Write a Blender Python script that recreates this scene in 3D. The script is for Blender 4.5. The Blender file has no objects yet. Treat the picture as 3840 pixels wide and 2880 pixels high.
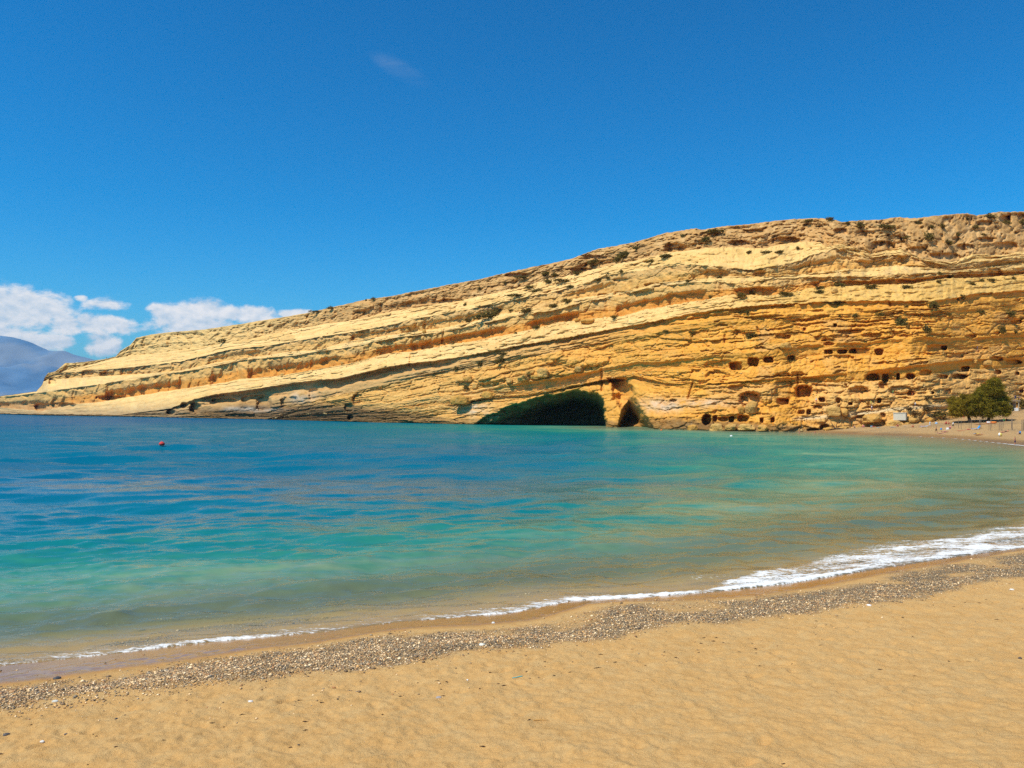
import bpy, bmesh, math, random
import numpy as np
from mathutils import Vector, Matrix, Euler

# ------------------------------------------------------------------ camera, sky, sun
scene = bpy.context.scene
COL = scene.collection
H = 7.0                      # camera height above the sea
F = 3011.0                   # focal length in photo pixels (photo is 3840 wide)
CX, HY = 1920.0, 1530.0      # photo centre column, horizon row

cam_data = bpy.data.cameras.new('camera')
cam = bpy.data.objects.new('camera', cam_data)
COL.objects.link(cam)
cam.location = (0, 0, H)
cam.rotation_euler = (math.pi / 2, 0, 0)
cam_data.sensor_width = 36.0
cam_data.lens = 36.0 * F / 3840.0
cam_data.shift_y = (HY - 1440.0) / 3840.0
cam_data.clip_start = 0.1
cam_data.clip_end = 60000.0
scene.camera = cam

SUN_EL, SUN_AZ = 58.0, -126.0      # azimuth clockwise from +Y (view direction)
sd = Vector((math.sin(math.radians(SUN_AZ)) * math.cos(math.radians(SUN_EL)),
             math.cos(math.radians(SUN_AZ)) * math.cos(math.radians(SUN_EL)),
             math.sin(math.radians(SUN_EL))))
sun_data = bpy.data.lights.new('sun', 'SUN')
sun_data.energy = 5.0
sun_data.angle = math.radians(0.53)
sun_data.color = (1.0, 0.90, 0.74)
sun = bpy.data.objects.new('sun', sun_data)
COL.objects.link(sun)
sun.rotation_euler = sd.to_track_quat('Z', 'Y').to_euler()

scene.view_settings.view_transform = 'Standard'
scene.view_settings.look = 'None'
scene.view_settings.exposure = 0.0
scene.view_settings.gamma = 1.0
scene.cycles.use_denoising = False
scene.cycles.sample_clamp_indirect = 2.5
scene.cycles.max_bounces = 7
scene.cycles.transparent_max_bounces = 10
scene.cycles.volume_bounces = 0
scene.cycles.caustics_reflective = False
scene.cycles.caustics_refractive = False

class NT:
    """small helper for node trees"""
    def __init__(s, tree):
        s.t = tree; s.n = tree.nodes; s.l = tree.links
    def node(s, typ, **kw):
        n = s.n.new(typ)
        for k, v in kw.items():
            if k.startswith('i_'):
                key = k[2:]
                key = int(key) if key.isdigit() else key.replace('_', ' ')
                s.set(n, key, v)
            else:
                setattr(n, k, v)
        return n
    def set(s, n, key, v):
        if isinstance(v, bpy.types.NodeSocket):
            s.l.new(v, n.inputs[key])
        else:
            n.inputs[key].default_value = v
    def math(s, op, a, b=None, c=None, clamp=False):
        n = s.n.new('ShaderNodeMath'); n.operation = op; n.use_clamp = clamp
        for i, v in enumerate((a, b, c)):
            if v is not None: s.set(n, i, v)
        return n.outputs[0]
    def mix(s, fac, a, b, blend='MIX'):
        n = s.n.new('ShaderNodeMix'); n.data_type = 'RGBA'; n.blend_type = blend
        s.set(n, 0, fac); s.set(n, 6, a); s.set(n, 7, b)
        return n.outputs[2]
    def ss(s, x, a, b, o0=0.0, o1=1.0):
        n = s.n.new('ShaderNodeMapRange'); n.interpolation_type = 'SMOOTHSTEP'
        s.set(n, 0, x); s.set(n, 1, a); s.set(n, 2, b); s.set(n, 3, o0); s.set(n, 4, o1)
        return n.outputs[0]
    def noise(s, vec, scale, detail=4, rough=0.55, dist=0.0, col=False):
        n = s.n.new('ShaderNodeTexNoise')
        s.set(n, 'Vector', vec); s.set(n, 'Scale', scale); s.set(n, 'Detail', detail)
        s.set(n, 'Roughness', rough); s.set(n, 'Distortion', dist)
        return n.outputs[1] if col else n.outputs[0]
    def mapping(s, vec, scale=(1, 1, 1), rot=(0, 0, 0), loc=(0, 0, 0)):
        n = s.n.new('ShaderNodeMapping')
        s.set(n, 0, vec); n.inputs['Scale'].default_value = scale
        n.inputs['Rotation'].default_value = rot; n.inputs['Location'].default_value = loc
        return n.outputs[0]
    def ramp(s, fac, stops, interp='LINEAR'):
        n = s.n.new('ShaderNodeValToRGB'); n.color_ramp.interpolation = interp
        e = n.color_ramp.elements
        while len(e) < len(stops): e.new(0.5)
        for el, (p, c) in zip(e, stops):
            el.position = p; el.color = tuple(c) + (1,) if len(c) == 3 else c
        s.set(n, 0, fac)
        return n.outputs[0]

def C(*v): return (v[0], v[1], v[2], 1.0)

# ---- world: Nishita sky, clouds low over the far coast
world = bpy.data.worlds.new('World'); scene.world = world; world.use_nodes = True
W = NT(world.node_tree)
for n in list(W.n): W.n.remove(n)
sky = W.node('ShaderNodeTexSky', sky_type='NISHITA', sun_disc=False,
             sun_elevation=math.radians(SUN_EL), sun_rotation=math.radians(SUN_AZ),
             altitude=0.0, air_density=1.0, dust_density=0.8, ozone_density=2.0)
geo = W.node('ShaderNodeTexCoord')
direc = geo.outputs['Generated']
sep = W.node('ShaderNodeSeparateXYZ'); W.l.new(direc, sep.inputs[0])
az = W.math('MULTIPLY', W.math('ARCTAN2', sep.outputs[0], sep.outputs[1]), 180 / math.pi)
el = W.math('MULTIPLY', W.math('ARCSINE', sep.outputs[2]), 180 / math.pi)
def sky_ang(x, y):
    return (math.degrees(math.atan2(x - CX, F)),
            math.degrees(math.atan2(HY - y, math.hypot(F, x - CX))))
cn = W.noise(W.mapping(direc, (26, 26, 44)), 1.0, 7, 0.6, 0.2)
cn2 = W.noise(W.mapping(direc, (26, 26, 44), loc=(-0.12, 0, 0.22)), 1.0, 4, 0.6, 0.2)
lobes = [(-420, 1215, 190, 60, 1), (-130, 1190, 150, 70, 1), (80, 1168, 185, 84, 1.1), (225, 1215, 80, 40, .9),
         (150, 1282, 120, 38, .95), (410, 1143, 90, 28, .9), (400, 1212, 120, 40, 1.0), (385, 1292, 60, 48, .85),
         (625, 1165, 80, 34, .9), (770, 1166, 150, 46, 1.05), (720, 1225, 200, 45, .75), (940, 1178, 130, 36, 1),
         (1110, 1178, 90, 20, .9), (305, 1118, 24, 12, .6), (60, 1250, 160, 50, .7)]
field = None
under = None
for (x, y, rx, ry, amp) in lobes:
    a0, e0 = sky_ang(x, y)
    k = F / (F * F + (x - CX) ** 2) * F * 180 / math.pi / F
    da = W.math('DIVIDE', W.math('SUBTRACT', az, a0), math.degrees(rx / F) * 0.88)
    de = W.math('DIVIDE', W.math('SUBTRACT', el, e0), math.degrees(ry / F) * .97)
    r2 = W.math('ADD', W.math('MULTIPLY', da, da), W.math('MULTIPLY', de, de))
    g = W.math('MULTIPLY', W.math('SUBTRACT', 1.0, r2), amp)
    field = g if field is None else W.math('MAXIMUM', field, g)
    uu = W.math('MULTIPLY', W.math('SUBTRACT', 1.0, r2), de)
dens = W.math('ADD', W.math('MAXIMUM', field, -1.5), W.math('MULTIPLY', W.math('SUBTRACT', cn, 0.47), 3.6))
cov = W.ss(dens, -0.1, 0.75)
# thin wisp high up
wa, we = sky_ang(1500, 262)
xr = W.math('ADD', W.math('MULTIPLY', W.math('SUBTRACT', az, wa), .93), W.math('MULTIPLY', W.math('SUBTRACT', el, we), -.37))
yr = W.math('ADD', W.math('MULTIPLY', W.math('SUBTRACT', az, wa), .37), W.math('MULTIPLY', W.math('SUBTRACT', el, we), .93))
wr = W.math('ADD', W.math('POWER', W.math('ABSOLUTE', W.math('DIVIDE', xr, 2.6)), 2.0), W.math('POWER', W.math('ABSOLUTE', W.math('DIVIDE', yr, 0.75)), 2.0))
wn = W.noise(W.mapping(direc, (14, 14, 60), rot=(0, .45, 0)), 1.0, 5, .6, .6)
wisp = W.math('MULTIPLY', W.ss(wr, 1.0, 0.0), W.ss(wn, .35, .75, 0, .11))
shade = W.math('ADD', W.math('MULTIPLY', W.math('SUBTRACT', cn, cn2), 3.2), 0.62, clamp=True)
ccol = W.mix(shade, C(4.0, 5.0, 6.0), C(8.4, 7.9, 7.5))
# photographic colour response of the vivid blue
tint = W.node('ShaderNodeRGBCurve')
skyc = W.mix(1.0, sky.outputs[0], C(0.43 / 4.5, 0.90 / 4.5, 1.10 / 4.5), 'MULTIPLY')
gam = W.node('ShaderNodeGamma'); W.l.new(skyc, gam.inputs[0]); gam.inputs[1].default_value = 1.28
skyc = W.mix(1.0, gam.outputs[0], C(4.5, 4.5, 4.5), 'MULTIPLY')
hs = W.node('ShaderNodeHueSaturation'); hs.inputs['Saturation'].default_value = 1.11
W.l.new(skyc, hs.inputs['Color'])
c1 = W.mix(wisp, hs.outputs[0], C(4.2, 4.6, 4.9))
c2 = W.mix(W.math('MULTIPLY', cov, 0.92), c1, ccol)
bg = W.node('ShaderNodeBackground'); bg.inputs[1].default_value = 0.13
W.l.new(c2, bg.inputs[0])
wo = W.node('ShaderNodeOutputWorld'); W.l.new(bg.outputs[0], wo.inputs[0])
W.n.remove(tint)

# ------------------------------------------------------------------ helpers
def ss(x, a, b):
    t = np.clip((x - a) / (b - a), 0, 1); return t * t * (3 - 2 * t)

def _hash(xi, yi, seed):
    n = (xi.astype(np.int64) * 374761393 + yi.astype(np.int64) * 668265263 + seed * 1274126177) & 0xffffffff
    n = ((n ^ (n >> 13)) * 1274126177) & 0xffffffff
    n = ((n ^ (n >> 16)) * 2246822519) & 0xffffffff
    return ((n ^ (n >> 15)) & 0xffffff) / float(0xffffff)

def vn(x, y, seed=0):
    x = np.asarray(x, float); y = np.asarray(y, float)
    x, y = np.broadcast_arrays(x, y)
    xi = np.floor(x); yi = np.floor(y)
    fx = x - xi; fy = y - yi
    fx = fx * fx * (3 - 2 * fx); fy = fy * fy * (3 - 2 * fy)
    a = _hash(xi, yi, seed); b = _hash(xi + 1, yi, seed)
    c = _hash(xi, yi + 1, seed); d = _hash(xi + 1, yi + 1, seed)
    return 2 * ((a * (1 - fx) + b * fx) * (1 - fy) + (c * (1 - fx) + d * fx) * fy) - 1

def fbm(x, y, o=4, seed=0, g=0.5):
    r = 0; a = 1.0; t = 0
    for i in range(o):
        r = r + a * vn(x * 2 ** i + 17.3 * i, y * 2 ** i - 9.1 * i, seed + i); t += a; a *= g
    return r / t

def link(name, mesh, mat=None, parent=None):
    o = bpy.data.objects.new(name, mesh)
    COL.objects.link(o)
    if mat is not None and len(mesh.materials) == 0: mesh.materials.append(mat)
    if parent is not None: o.parent = parent
    return o

def tag(o, label=None, cat=None, group=None, kind=None):
    if label: o['label'] = label
    if cat: o['category'] = cat
    if group: o['group'] = group
    if kind: o['kind'] = kind
    return o

def grid_mesh(name, P, mat, smooth=False, attrs=None):
    """P: rows x cols x 3"""
    R, Cc = P.shape[:2]
    me = bpy.data.meshes.new(name)
    idx = np.arange(R * Cc).reshape(R, Cc)
    q = np.stack([idx[:-1, :-1], idx[:-1, 1:], idx[1:, 1:], idx[1:, :-1]], -1).reshape(-1, 4)
    me.vertices.add(R * Cc); me.vertices.foreach_set('co', P.reshape(-1).astype(np.float32))
    me.loops.add(q.size); me.loops.foreach_set('vertex_index', q.reshape(-1).astype(np.int32))
    me.polygons.add(len(q)); me.polygons.foreach_set('loop_start', (np.arange(len(q)) * 4).astype(np.int32))
    if smooth: me.polygons.foreach_set('use_smooth', np.ones(len(q), bool))
    me.update(calc_edges=True)
    for k, v in (attrs or {}).items():
        if v.ndim == 3:
            a = me.attributes.new(k, 'FLOAT_COLOR', 'POINT')
            v4 = np.concatenate([v, np.ones(v.shape[:2] + (1,))], -1)
            a.data.foreach_set('color', v4.reshape(-1).astype(np.float32))
        else:
            a = me.attributes.new(k, 'FLOAT', 'POINT')
            a.data.foreach_set('value', v.reshape(-1).astype(np.float32))
    me.materials.append(mat)
    return me

def raw_mesh(name, V, Fc, mat=None, smooth=False, col=None):
    me = bpy.data.meshes.new(name)
    V = np.asarray(V, np.float32); Fc = np.asarray(Fc, np.int32)
    k = Fc.shape[1]
    me.vertices.add(len(V)); me.vertices.foreach_set('co', V.reshape(-1))
    me.loops.add(Fc.size); me.loops.foreach_set('vertex_index', Fc.reshape(-1))
    me.polygons.add(len(Fc)); me.polygons.foreach_set('loop_start', (np.arange(len(Fc)) * k).astype(np.int32))
    if smooth: me.polygons.foreach_set('use_smooth', np.ones(len(Fc), bool))
    me.update(calc_edges=True)
    if col is not None:
        a = me.attributes.new('Col', 'FLOAT_COLOR', 'POINT')
        c4 = np.concatenate([col, np.ones((len(col), 1))], 1)
        a.data.foreach_set('color', c4.reshape(-1).astype(np.float32))
    if mat: me.materials.append(mat)
    return me

def ray(x, y, D):
    """point seen at photo pixel x, y at distance D into the scene"""
    return np.stack([(x - CX) / F * D, D + 0 * x, H + (HY - y) / F * D], -1)

def mat_new(name):
    m = bpy.data.materials.new(name); m.use_nodes = True
    t = NT(m.node_tree)
    for n in list(t.n): t.n.remove(n)
    out = t.node('ShaderNodeOutputMaterial')
    return m, t, out

def simple_mat(name, col, rough=0.8, noise=0.15, scale=6.0, spec=0.3):
    m, t, out = mat_new(name)
    tc = t.node('ShaderNodeTexCoord')
    n = t.noise(tc.outputs['Object'], scale, 3)
    c = t.mix(n, C(*[v * (1 - noise) for v in col]), C(*[min(1, v * (1 + noise)) for v in col]))
    b = t.node('ShaderNodeBsdfPrincipled'); t.l.new(c, b.inputs['Base Color'])
    b.inputs['Roughness'].default_value = rough
    b.inputs['Specular IOR Level'].default_value = spec
    t.l.new(b.outputs[0], out.inputs[0])
    return m

# ------------------------------------------------------------------ shoreline and ground height
def PX(pts): return np.array(pts, float)
near_px = PX([(0, 2496), (230, 2474), (520, 2440), (750, 2412), (955, 2392), (1215, 2370), (1475, 2335), (1740, 2312), (1910, 2300),
              (2080, 2266), (2150, 2253), (2400, 2240), (2655, 2222), (2950, 2190), (3300, 2132), (3560, 2092), (3840, 2053)])
far_px = PX([(3840, 1670), (3740, 1660), (3600, 1645), (3400, 1634), (3200, 1628), (3130, 1624), (3060, 1621)])
def on_water(p):
    D = H * F / (p[:, 1] - HY)
    return np.stack([(p[:, 0] - CX) / F * D, D], 1)
shore = np.concatenate([[(-400, -150), (-90, -14), (-40, 9.5), (-24, 17.0)], on_water(near_px),
                        [(38, 46.5), (55, 57), (74, 75), (88, 100), (95, 126)], on_water(far_px),
                        [(80, 280)]], 0)
SEG_A, SEG_B = shore[:-1], shore[1:]
def shore_dist(x, y):
    """signed distance to the beach shoreline, positive on land"""
    sh = np.shape(x); x = np.ravel(x).astype(float); y = np.ravel(y).astype(float)
    best = np.full(x.shape, 1e9); sign = np.ones(x.shape)
    for a, b in zip(SEG_A, SEG_B):
        d = b - a; L = d @ d
        t = np.clip(((x - a[0]) * d[0] + (y - a[1]) * d[1]) / L, 0, 1)
        qx = x - a[0] - t * d[0]; qy = y - a[1] - t * d[1]
        r = np.hypot(qx, qy)
        cr = d[0] * (y - a[1]) - d[1] * (x - a[0])
        m = r < best - 1e-6
        best = np.where(m, r, best); sign = np.where(m, np.where(cr > 0, -1, 1), sign)
    return (best * sign).reshape(sh)

def ground_z(x, y, d=None):
    if d is None: d = shore_dist(x, y)
    zn = np.interp(d, [-200, -60, -25, -8, -3, 0, 1.5, 4, 6, 8, 16, 22, 40, 120], [-12, -6.5, -3.2, -1.1, -.34, 0, .17, .42, .62, .74, 1.25, 1.6, 3.2, 7])
    zf = np.interp(d, [-200, -60, -25, -8, -3, 0, 5, 20, 50, 90, 200], [-12, -5, -2.6, -1.0, -.34, 0, .5, 1.9, 4.4, 7.2, 12])
    w = ss(y, 60, 110)
    z = zn * (1 - w) + zf * w
    r = np.hypot(x, y)
    return np.maximum(z, np.where(y < 14, 5.3 - 0.37 * r, -99))

# ------------------------------------------------------------------ materials for ground, water, rock
def mat_beach():
    m, t, out = mat_new('beach_sand')
    tc = t.node('ShaderNodeNewGeometry'); P = tc.outputs['Position']
    grav = t.node('ShaderNodeAttribute', attribute_name='gravel').outputs['Fac']
    wet = t.node('ShaderNodeAttribute', attribute_name='wet').outputs['Fac']
    big = t.noise(P, 0.35, 4); mid = t.noise(P, 2.3, 5, .6); fine = t.noise(P, 60, 3, .7)
    dry = t.mix(big, C(.65, .355, .112), C(.74, .432, .158))
    dry = t.mix(t.ss(mid, .35, .7), dry, t.mix(.5, dry, C(.66, .46, .21)))
    dry = t.mix(t.ss(fine, .3, .75, 0, .35), dry, C(.40, .26, .10))
    g1 = t.noise(P, 9.0, 4, .65); g2 = t.noise(P, 26.0, 3, .7); g3 = t.noise(P, 1.1, 4, .6)
    dry = t.mix(t.ss(g1, .45, .72, 0, .20), dry, C(.42, .235, .070))
    dry = t.mix(t.ss(g2, .52, .74, 0, .34), dry, C(.38, .21, .065))
    dry = t.mix(t.ss(g2, .48, .26, 0, .45), dry, C(.80, .53, .22))
    dry = t.mix(t.ss(g3, .52, .70, 0, .22), dry, C(.47, .26, .08))
    # gravel bed: tiny stones of mixed colour
    vo = t.node('ShaderNodeTexVoronoi'); vo.inputs['Scale'].default_value = 26.0
    t.l.new(P, vo.inputs['Vector'])
    vs = t.node('ShaderNodeSeparateColor'); t.l.new(vo.outputs['Color'], vs.inputs[0])
    gcol = t.ramp(vs.outputs[0], [(0, (.10, .07, .04)), (.35, (.25, .17, .09)), (.6, (.42, .30, .16)), (.85, (.54, .42, .26)), (1, (.68, .58, .42))])
    gcol = t.mix(t.ss(vo.outputs['Distance'], .3, .75), gcol, C(.12, .085, .05))
    gm = t.math('MULTIPLY', grav, t.ss(mid, .28, .52))
    base = t.mix(t.math('MAXIMUM', t.math('MULTIPLY', grav, .45), gm), dry, gcol)
    wetc = t.mix(1.0, base, C(.52, .42, .28), 'MULTIPLY')
    base = t.mix(wet, base, wetc)
    b = t.node('ShaderNodeBsdfPrincipled'); t.l.new(base, b.inputs['Base Color'])
    sheen = t.math('MULTIPLY', wet, t.ss(big, .38, .6))
    t.l.new(t.ss(wet, 0.5, 1.0, .92, .17), b.inputs['Roughness'])
    t.l.new(t.ss(wet, .5, 1.0, .1, 1.0), b.inputs['Specular IOR Level'])
    bump = t.node('ShaderNodeBump'); bump.inputs['Strength'].default_value = .9; bump.inputs['Distance'].default_value = .03
    hh = t.math('ADD', t.math('MULTIPLY', t.math('ADD', fine, t.math('MULTIPLY', g1, 1.5)), t.math('SUBTRACT', 1.0, wet)), t.math('MULTIPLY', t.math('MULTIPLY', vo.outputs['Distance'], -1.4), grav))
    t.l.new(hh, bump.inputs['Height']); t.l.new(bump.outputs[0], b.inputs['Normal'])
    t.l.new(b.outputs[0], out.inputs[0])
    return m

def mat_water():
    m, t, out = mat_new('sea_water')
    P = t.node('ShaderNodeNewGeometry').outputs['Position']
    dep = t.node('ShaderNodeAttribute', attribute_name='depth').outputs['Fac']
    foam = t.node('ShaderNodeAttribute', attribute_name='foam').outputs['Fac']
    far = t.node('ShaderNodeAttribute', attribute_name='far').outputs['Fac']
    # ripples, crests roughly parallel to the shore
    R = (0, 0, math.radians(-22))
    w0 = t.noise(t.mapping(P, (.10, .30, 1), R), 1.0, 2, .5, .3)
    w1 = t.noise(t.mapping(P, (.45, 1.25, 1), R), 1.0, 3, .55, .4)
    w2 = t.noise(t.mapping(P, (1.7, 4.2, 1), (0, 0, math.radians(-10))), 1.0, 3, .6, .5)
    hgt = t.math('ADD', t.math('ADD', t.math('MULTIPLY', w0, t.ss(far, 0, 1, .0, .16)), t.math('MULTIPLY', w1, t.ss(far, 0, 1, .035, .14))), t.math('MULTIPLY', w2, .020))
    bump = t.node('ShaderNodeBump'); bump.inputs['Strength'].default_value = 1.0; bump.inputs['Distance'].default_value = 1.0
    t.l.new(hgt, bump.inputs['Height']); N = bump.outputs[0]
    # seabed patches tint the body colour
    pn = t.noise(t.mapping(P, (.05, .11, 1), R), 1.0, 4, .55)
    pn2 = t.noise(t.mapping(P, (.55, 1.1, 1), R), 1.0, 4, .6)
    dd = t.math('ADD', dep, t.math('MULTIPLY', t.math('ADD', t.math('MULTIPLY', t.math('SUBTRACT', pn, .5), 3.4), t.math('MULTIPLY', t.math('SUBTRACT', pn2, .5), 1.9)), t.ss(dep, .2, 2.0)))
    dn = t.math('DIVIDE', dd, 10.0)
    body = t.ramp(dn, [(0, (.40, .41, .26)), (.08, (.25, .33, .19)), (.15, (.10, .265, .165)), (.21, (.028, .21, .15)), (.30, (.006, .172, .165)), (.46, (.002, .138, .19)), (1, (.001, .100, .205))])
    alpha = t.ss(dep, .03, 2.0, .22, 1.0)
    dif = t.node('ShaderNodeBsdfDiffuse'); t.l.new(body, dif.inputs[0]); 
    tr = t.node('ShaderNodeBsdfTransparent')
    tcol = t.mix(t.ss(dep, 0, 1.6), C(.97, .98, .96), C(.45, .80, .72)); t.l.new(tcol, tr.inputs[0])
    mb = t.node('ShaderNodeMixShader'); t.l.new(alpha, mb.inputs[0]); t.l.new(tr.outputs[0], mb.inputs[1]); t.l.new(dif.outputs[0], mb.inputs[2])
    fr = t.node('ShaderNodeFresnel'); fr.inputs['IOR'].default_value = 1.33; t.l.new(N, fr.inputs['Normal'])
    fac = t.math('MULTIPLY', t.math('POWER', t.math('MINIMUM', fr.outputs[0], .85), 1.25), t.ss(far, 0, .12, 1.0, .29))
    gl = t.node('ShaderNodeBsdfGlossy'); gl.inputs['Roughness'].default_value = .05; t.l.new(N, gl.inputs['Normal'])
    ms = t.node('ShaderNodeMixShader'); t.l.new(fac, ms.inputs[0]); t.l.new(mb.outputs[0], ms.inputs[1]); t.l.new(gl.outputs[0], ms.inputs[2])
    # foam
    fn = t.math('ADD', t.math('MULTIPLY', t.noise(t.mapping(P, (1.3, 5.2, 1), R), 1.0, 6, .68, .7), .55), t.math('MULTIPLY', t.noise(t.mapping(P, (6, 15, 1), R), 1.0, 4, .65, .9), .45))
    ff = t.math('ADD', foam, t.math('MULTIPLY', t.math('SUBTRACT', fn, .5), 3.1))
    fm = t.math('MULTIPLY', t.ss(ff, .40, .78), t.ss(foam, .02, .2))
    fb = t.node('ShaderNodeBsdfDiffuse'); fb.inputs[0].default_value = C(.78, .78, .75)
    b2 = t.node('ShaderNodeBump'); b2.inputs['Distance'].default_value = .05; t.l.new(fn, b2.inputs['Height']); t.l.new(b2.outputs[0], fb.inputs['Normal'])
    mf = t.node('ShaderNodeMixShader'); t.l.new(fm, mf.inputs[0]); t.l.new(ms.outputs[0], mf.inputs[1]); t.l.new(fb.outputs[0], mf.inputs[2])
    t.l.new(mf.outputs[0], out.inputs[0])
    return m

def mat_rock(name='cliff_rock', attr='Col', scale=1.0):
    m, t, out = mat_new(name)
    P = t.node('ShaderNodeNewGeometry').outputs['Position']
    col = t.node('ShaderNodeAttribute', attribute_name=attr).outputs['Color']
    n1 = t.noise(t.mapping(P, (.10, .10, .55)), scale, 5, .6)
    n2 = t.noise(P, .9 * scale, 5, .65)
    n3 = t.noise(P, 3.2 * scale, 3, .6)
    c = t.mix(t.ss(n1, .3, .7, 0, .45), col, t.mix(1, col, C(.88, .72, .55), 'MULTIPLY'))
    c = t.mix(t.ss(n2, .5, .75, 0, .55), c, t.mix(1, c, C(.80, .62, .44), 'MULTIPLY'))
    c = t.mix(t.ss(n2, .5, .25, 0, .3), c, t.mix(.5, c, C(.80, .66, .42)))
    b = t.node('ShaderNodeBsdfPrincipled'); t.l.new(c, b.inputs['Base Color'])
    b.inputs['Roughness'].default_value = .95; b.inputs['Specular IOR Level'].default_value = .08
    bump = t.node('ShaderNodeBump'); bump.inputs['Strength'].default_value = .7; bump.inputs['Distance'].default_value = .5
    t.l.new(t.math('ADD', n2, t.math('MULTIPLY', n3, .45)), bump.inputs['Height']); t.l.new(bump.outputs[0], b.inputs['Normal'])
    t.l.new(b.outputs[0], out.inputs[0])
    return m

M_BEACH, M_WATER, M_ROCK = mat_beach(), mat_water(), mat_rock()

# ------------------------------------------------------------------ ground sheets
def sand_relief(x, y, d):
    dry = ss(d, 4.6, 7.0)
    a = fbm(x * 1.25, y * 1.25, 3, 11); b = fbm(x * 2.9 + .6 * a, y * 2.9 + .6 * a, 2, 23)
    dim = -np.clip(.25 - np.abs(b + .15), 0, 1) * .0 + .5 * np.clip(b, -1, .35)
    z = dry * (.060 * a + .055 * dim + .030 * fbm(x * 6.5, y * 6.5, 2, 27))
    # scattered footprints
    cell = .85
    tram = .35 + .9 * ss(fbm(x * .32, y * .32, 3, 19), -.35, .35)
    xi = np.floor(x / cell); yi = np.floor(y / cell)
    for ox in (-1, 0, 1):
        for oy in (-1, 0, 1):
            cx = (xi + ox + .15 + .7 * _hash(xi + ox, yi + oy, 5)) * cell
            cy = (yi + oy + .15 + .7 * _hash(xi + ox, yi + oy, 6)) * cell
            th = _hash(xi + ox, yi + oy, 7) * 3.14
            on = _hash(xi + ox, yi + oy, 8)
            dx = (x - cx) * np.cos(th) + (y - cy) * np.sin(th); dy = -(x - cx) * np.sin(th) + (y - cy) * np.cos(th)
            sc = .7 + .6 * on
            r = np.sqrt((dx / (.17 * sc)) ** 2 + (dy / (.10 * sc)) ** 2)
            z = z + dry * tram * np.where(on > .35, (.3 + .7 * on), 0) * (-.052 * np.exp(-r ** 2 * 1.1) + .016 * np.exp(-(r - 1.5) ** 2 * 5))
    berm = np.exp(-((d - 4.9) / .9) ** 2)
    z = z + berm * (.07 + .05 * vn(x * .5, y * .5, 3)) + ss(d, .4, 2) * (1 - dry) * .02 * fbm(x * 4, y * 4, 2, 9)
    return z

def band_masks(x, y, d):
    n = fbm(x * .28, y * .28, 3, 31); n2 = fbm(x * 1.1, y * 1.1, 3, 37)
    lo = np.interp(x, [-16, -11, -7, -4.5, -1, 2, 5, 8, 12, 16, 26], [3.7, 3.5, 2.6, 2.0, 2.9, 2.4, 1.3, 2.3, 2.3, 1.5, .9]) + .5 * n + .45 * n2; hi = np.interp(x, [-16, -8, 0, 10, 26], [4.9, 5.2, 6.0, 5.7, 5.3]) + .4 * n + .5 * n2
    grav = ss(d, lo - .7, lo + .7) * (1 - ss(d, hi - .45, hi + .45))
    grav = grav * (1 - .75 * ss(fbm(x * .5, y * .35, 2, 77), .12, .5) * (1 - ss(d, 3.6, 4.6)))
    und = (d < -.4) * ss(fbm(x * .45 - y * .2, y * 1.0, 3, 91), -.05, .35); grav = np.maximum(grav, und * .4)
    wl = np.interp(x, [-16, -9, -4, 0, 4, 8, 14, 26], [2.9, 2.5, 1.3, 1.9, .9, 1.8, 1.2, .7])
    wet = 1 - ss(d + .2 * n2, wl * .75 + .3 * n, wl * 1.35 + .3 * n)
    wet = np.where(d < 0, np.maximum(.15, wet * (1 - ss(-d, 0, 1.0))), wet)
    return grav, wet

def near_beach():
    v = np.concatenate([np.arange(1800.0, 3420.0, 3.1), np.arange(3430.0, 7000.0, 60.0)])
    Dg = 5.9 * F / (v - HY)
    u = np.concatenate([np.arange(-3200.0, -520.0, 55.0), np.arange(-520.0, 4420.0, 6.2), np.arange(4425.0, 7200.0, 55.0)])
    X = (u[None, :] - CX) / F * Dg[:, None]; Y = Dg[:, None] + 0 * u[None, :]
    d = shore_dist(X, Y)
    Z = ground_z(X, Y, d) + sand_relief(X, Y, d)
    g, w = band_masks(X, Y, d)
    me = grid_mesh('beach', np.stack([X, Y, Z], -1)[::-1], M_BEACH, True, {'gravel': g[::-1], 'wet': w[::-1]})
    tag(link('beach', me), kind='structure')
near_beach()

def far_beach():
    u = np.arange(2700.0, 4700.0, 9.0)
    Dg = np.concatenate([np.arange(100.0, 330.0, 1.2)])
    X = (u[None, :] - CX) / F * Dg[:, None]; Y = Dg[:, None] + 0 * u[None, :]
    d = shore_dist(X, Y)
    Z = ground_z(X, Y, d) + ss(d, 2, 6) * (.10 * fbm(X * .4, Y * .4, 3, 5) + .05 * fbm(X * 1.6, Y * 1.6, 2, 6))
    wet = 1 - ss(d + 1.2 * vn(X * .08, Y * .08, 2), 2.0, 7.0)
    g = .55 + .25 * ss(fbm(X * .1, Y * .1, 2, 4), -.2, .5)
    me = grid_mesh('far_beach', np.stack([X, Y, Z], -1), M_BEACH, True, {'gravel': g + 0 * X, 'wet': wet * .75})
    tag(link('far_beach', me), kind='structure')
far_beach()

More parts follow.
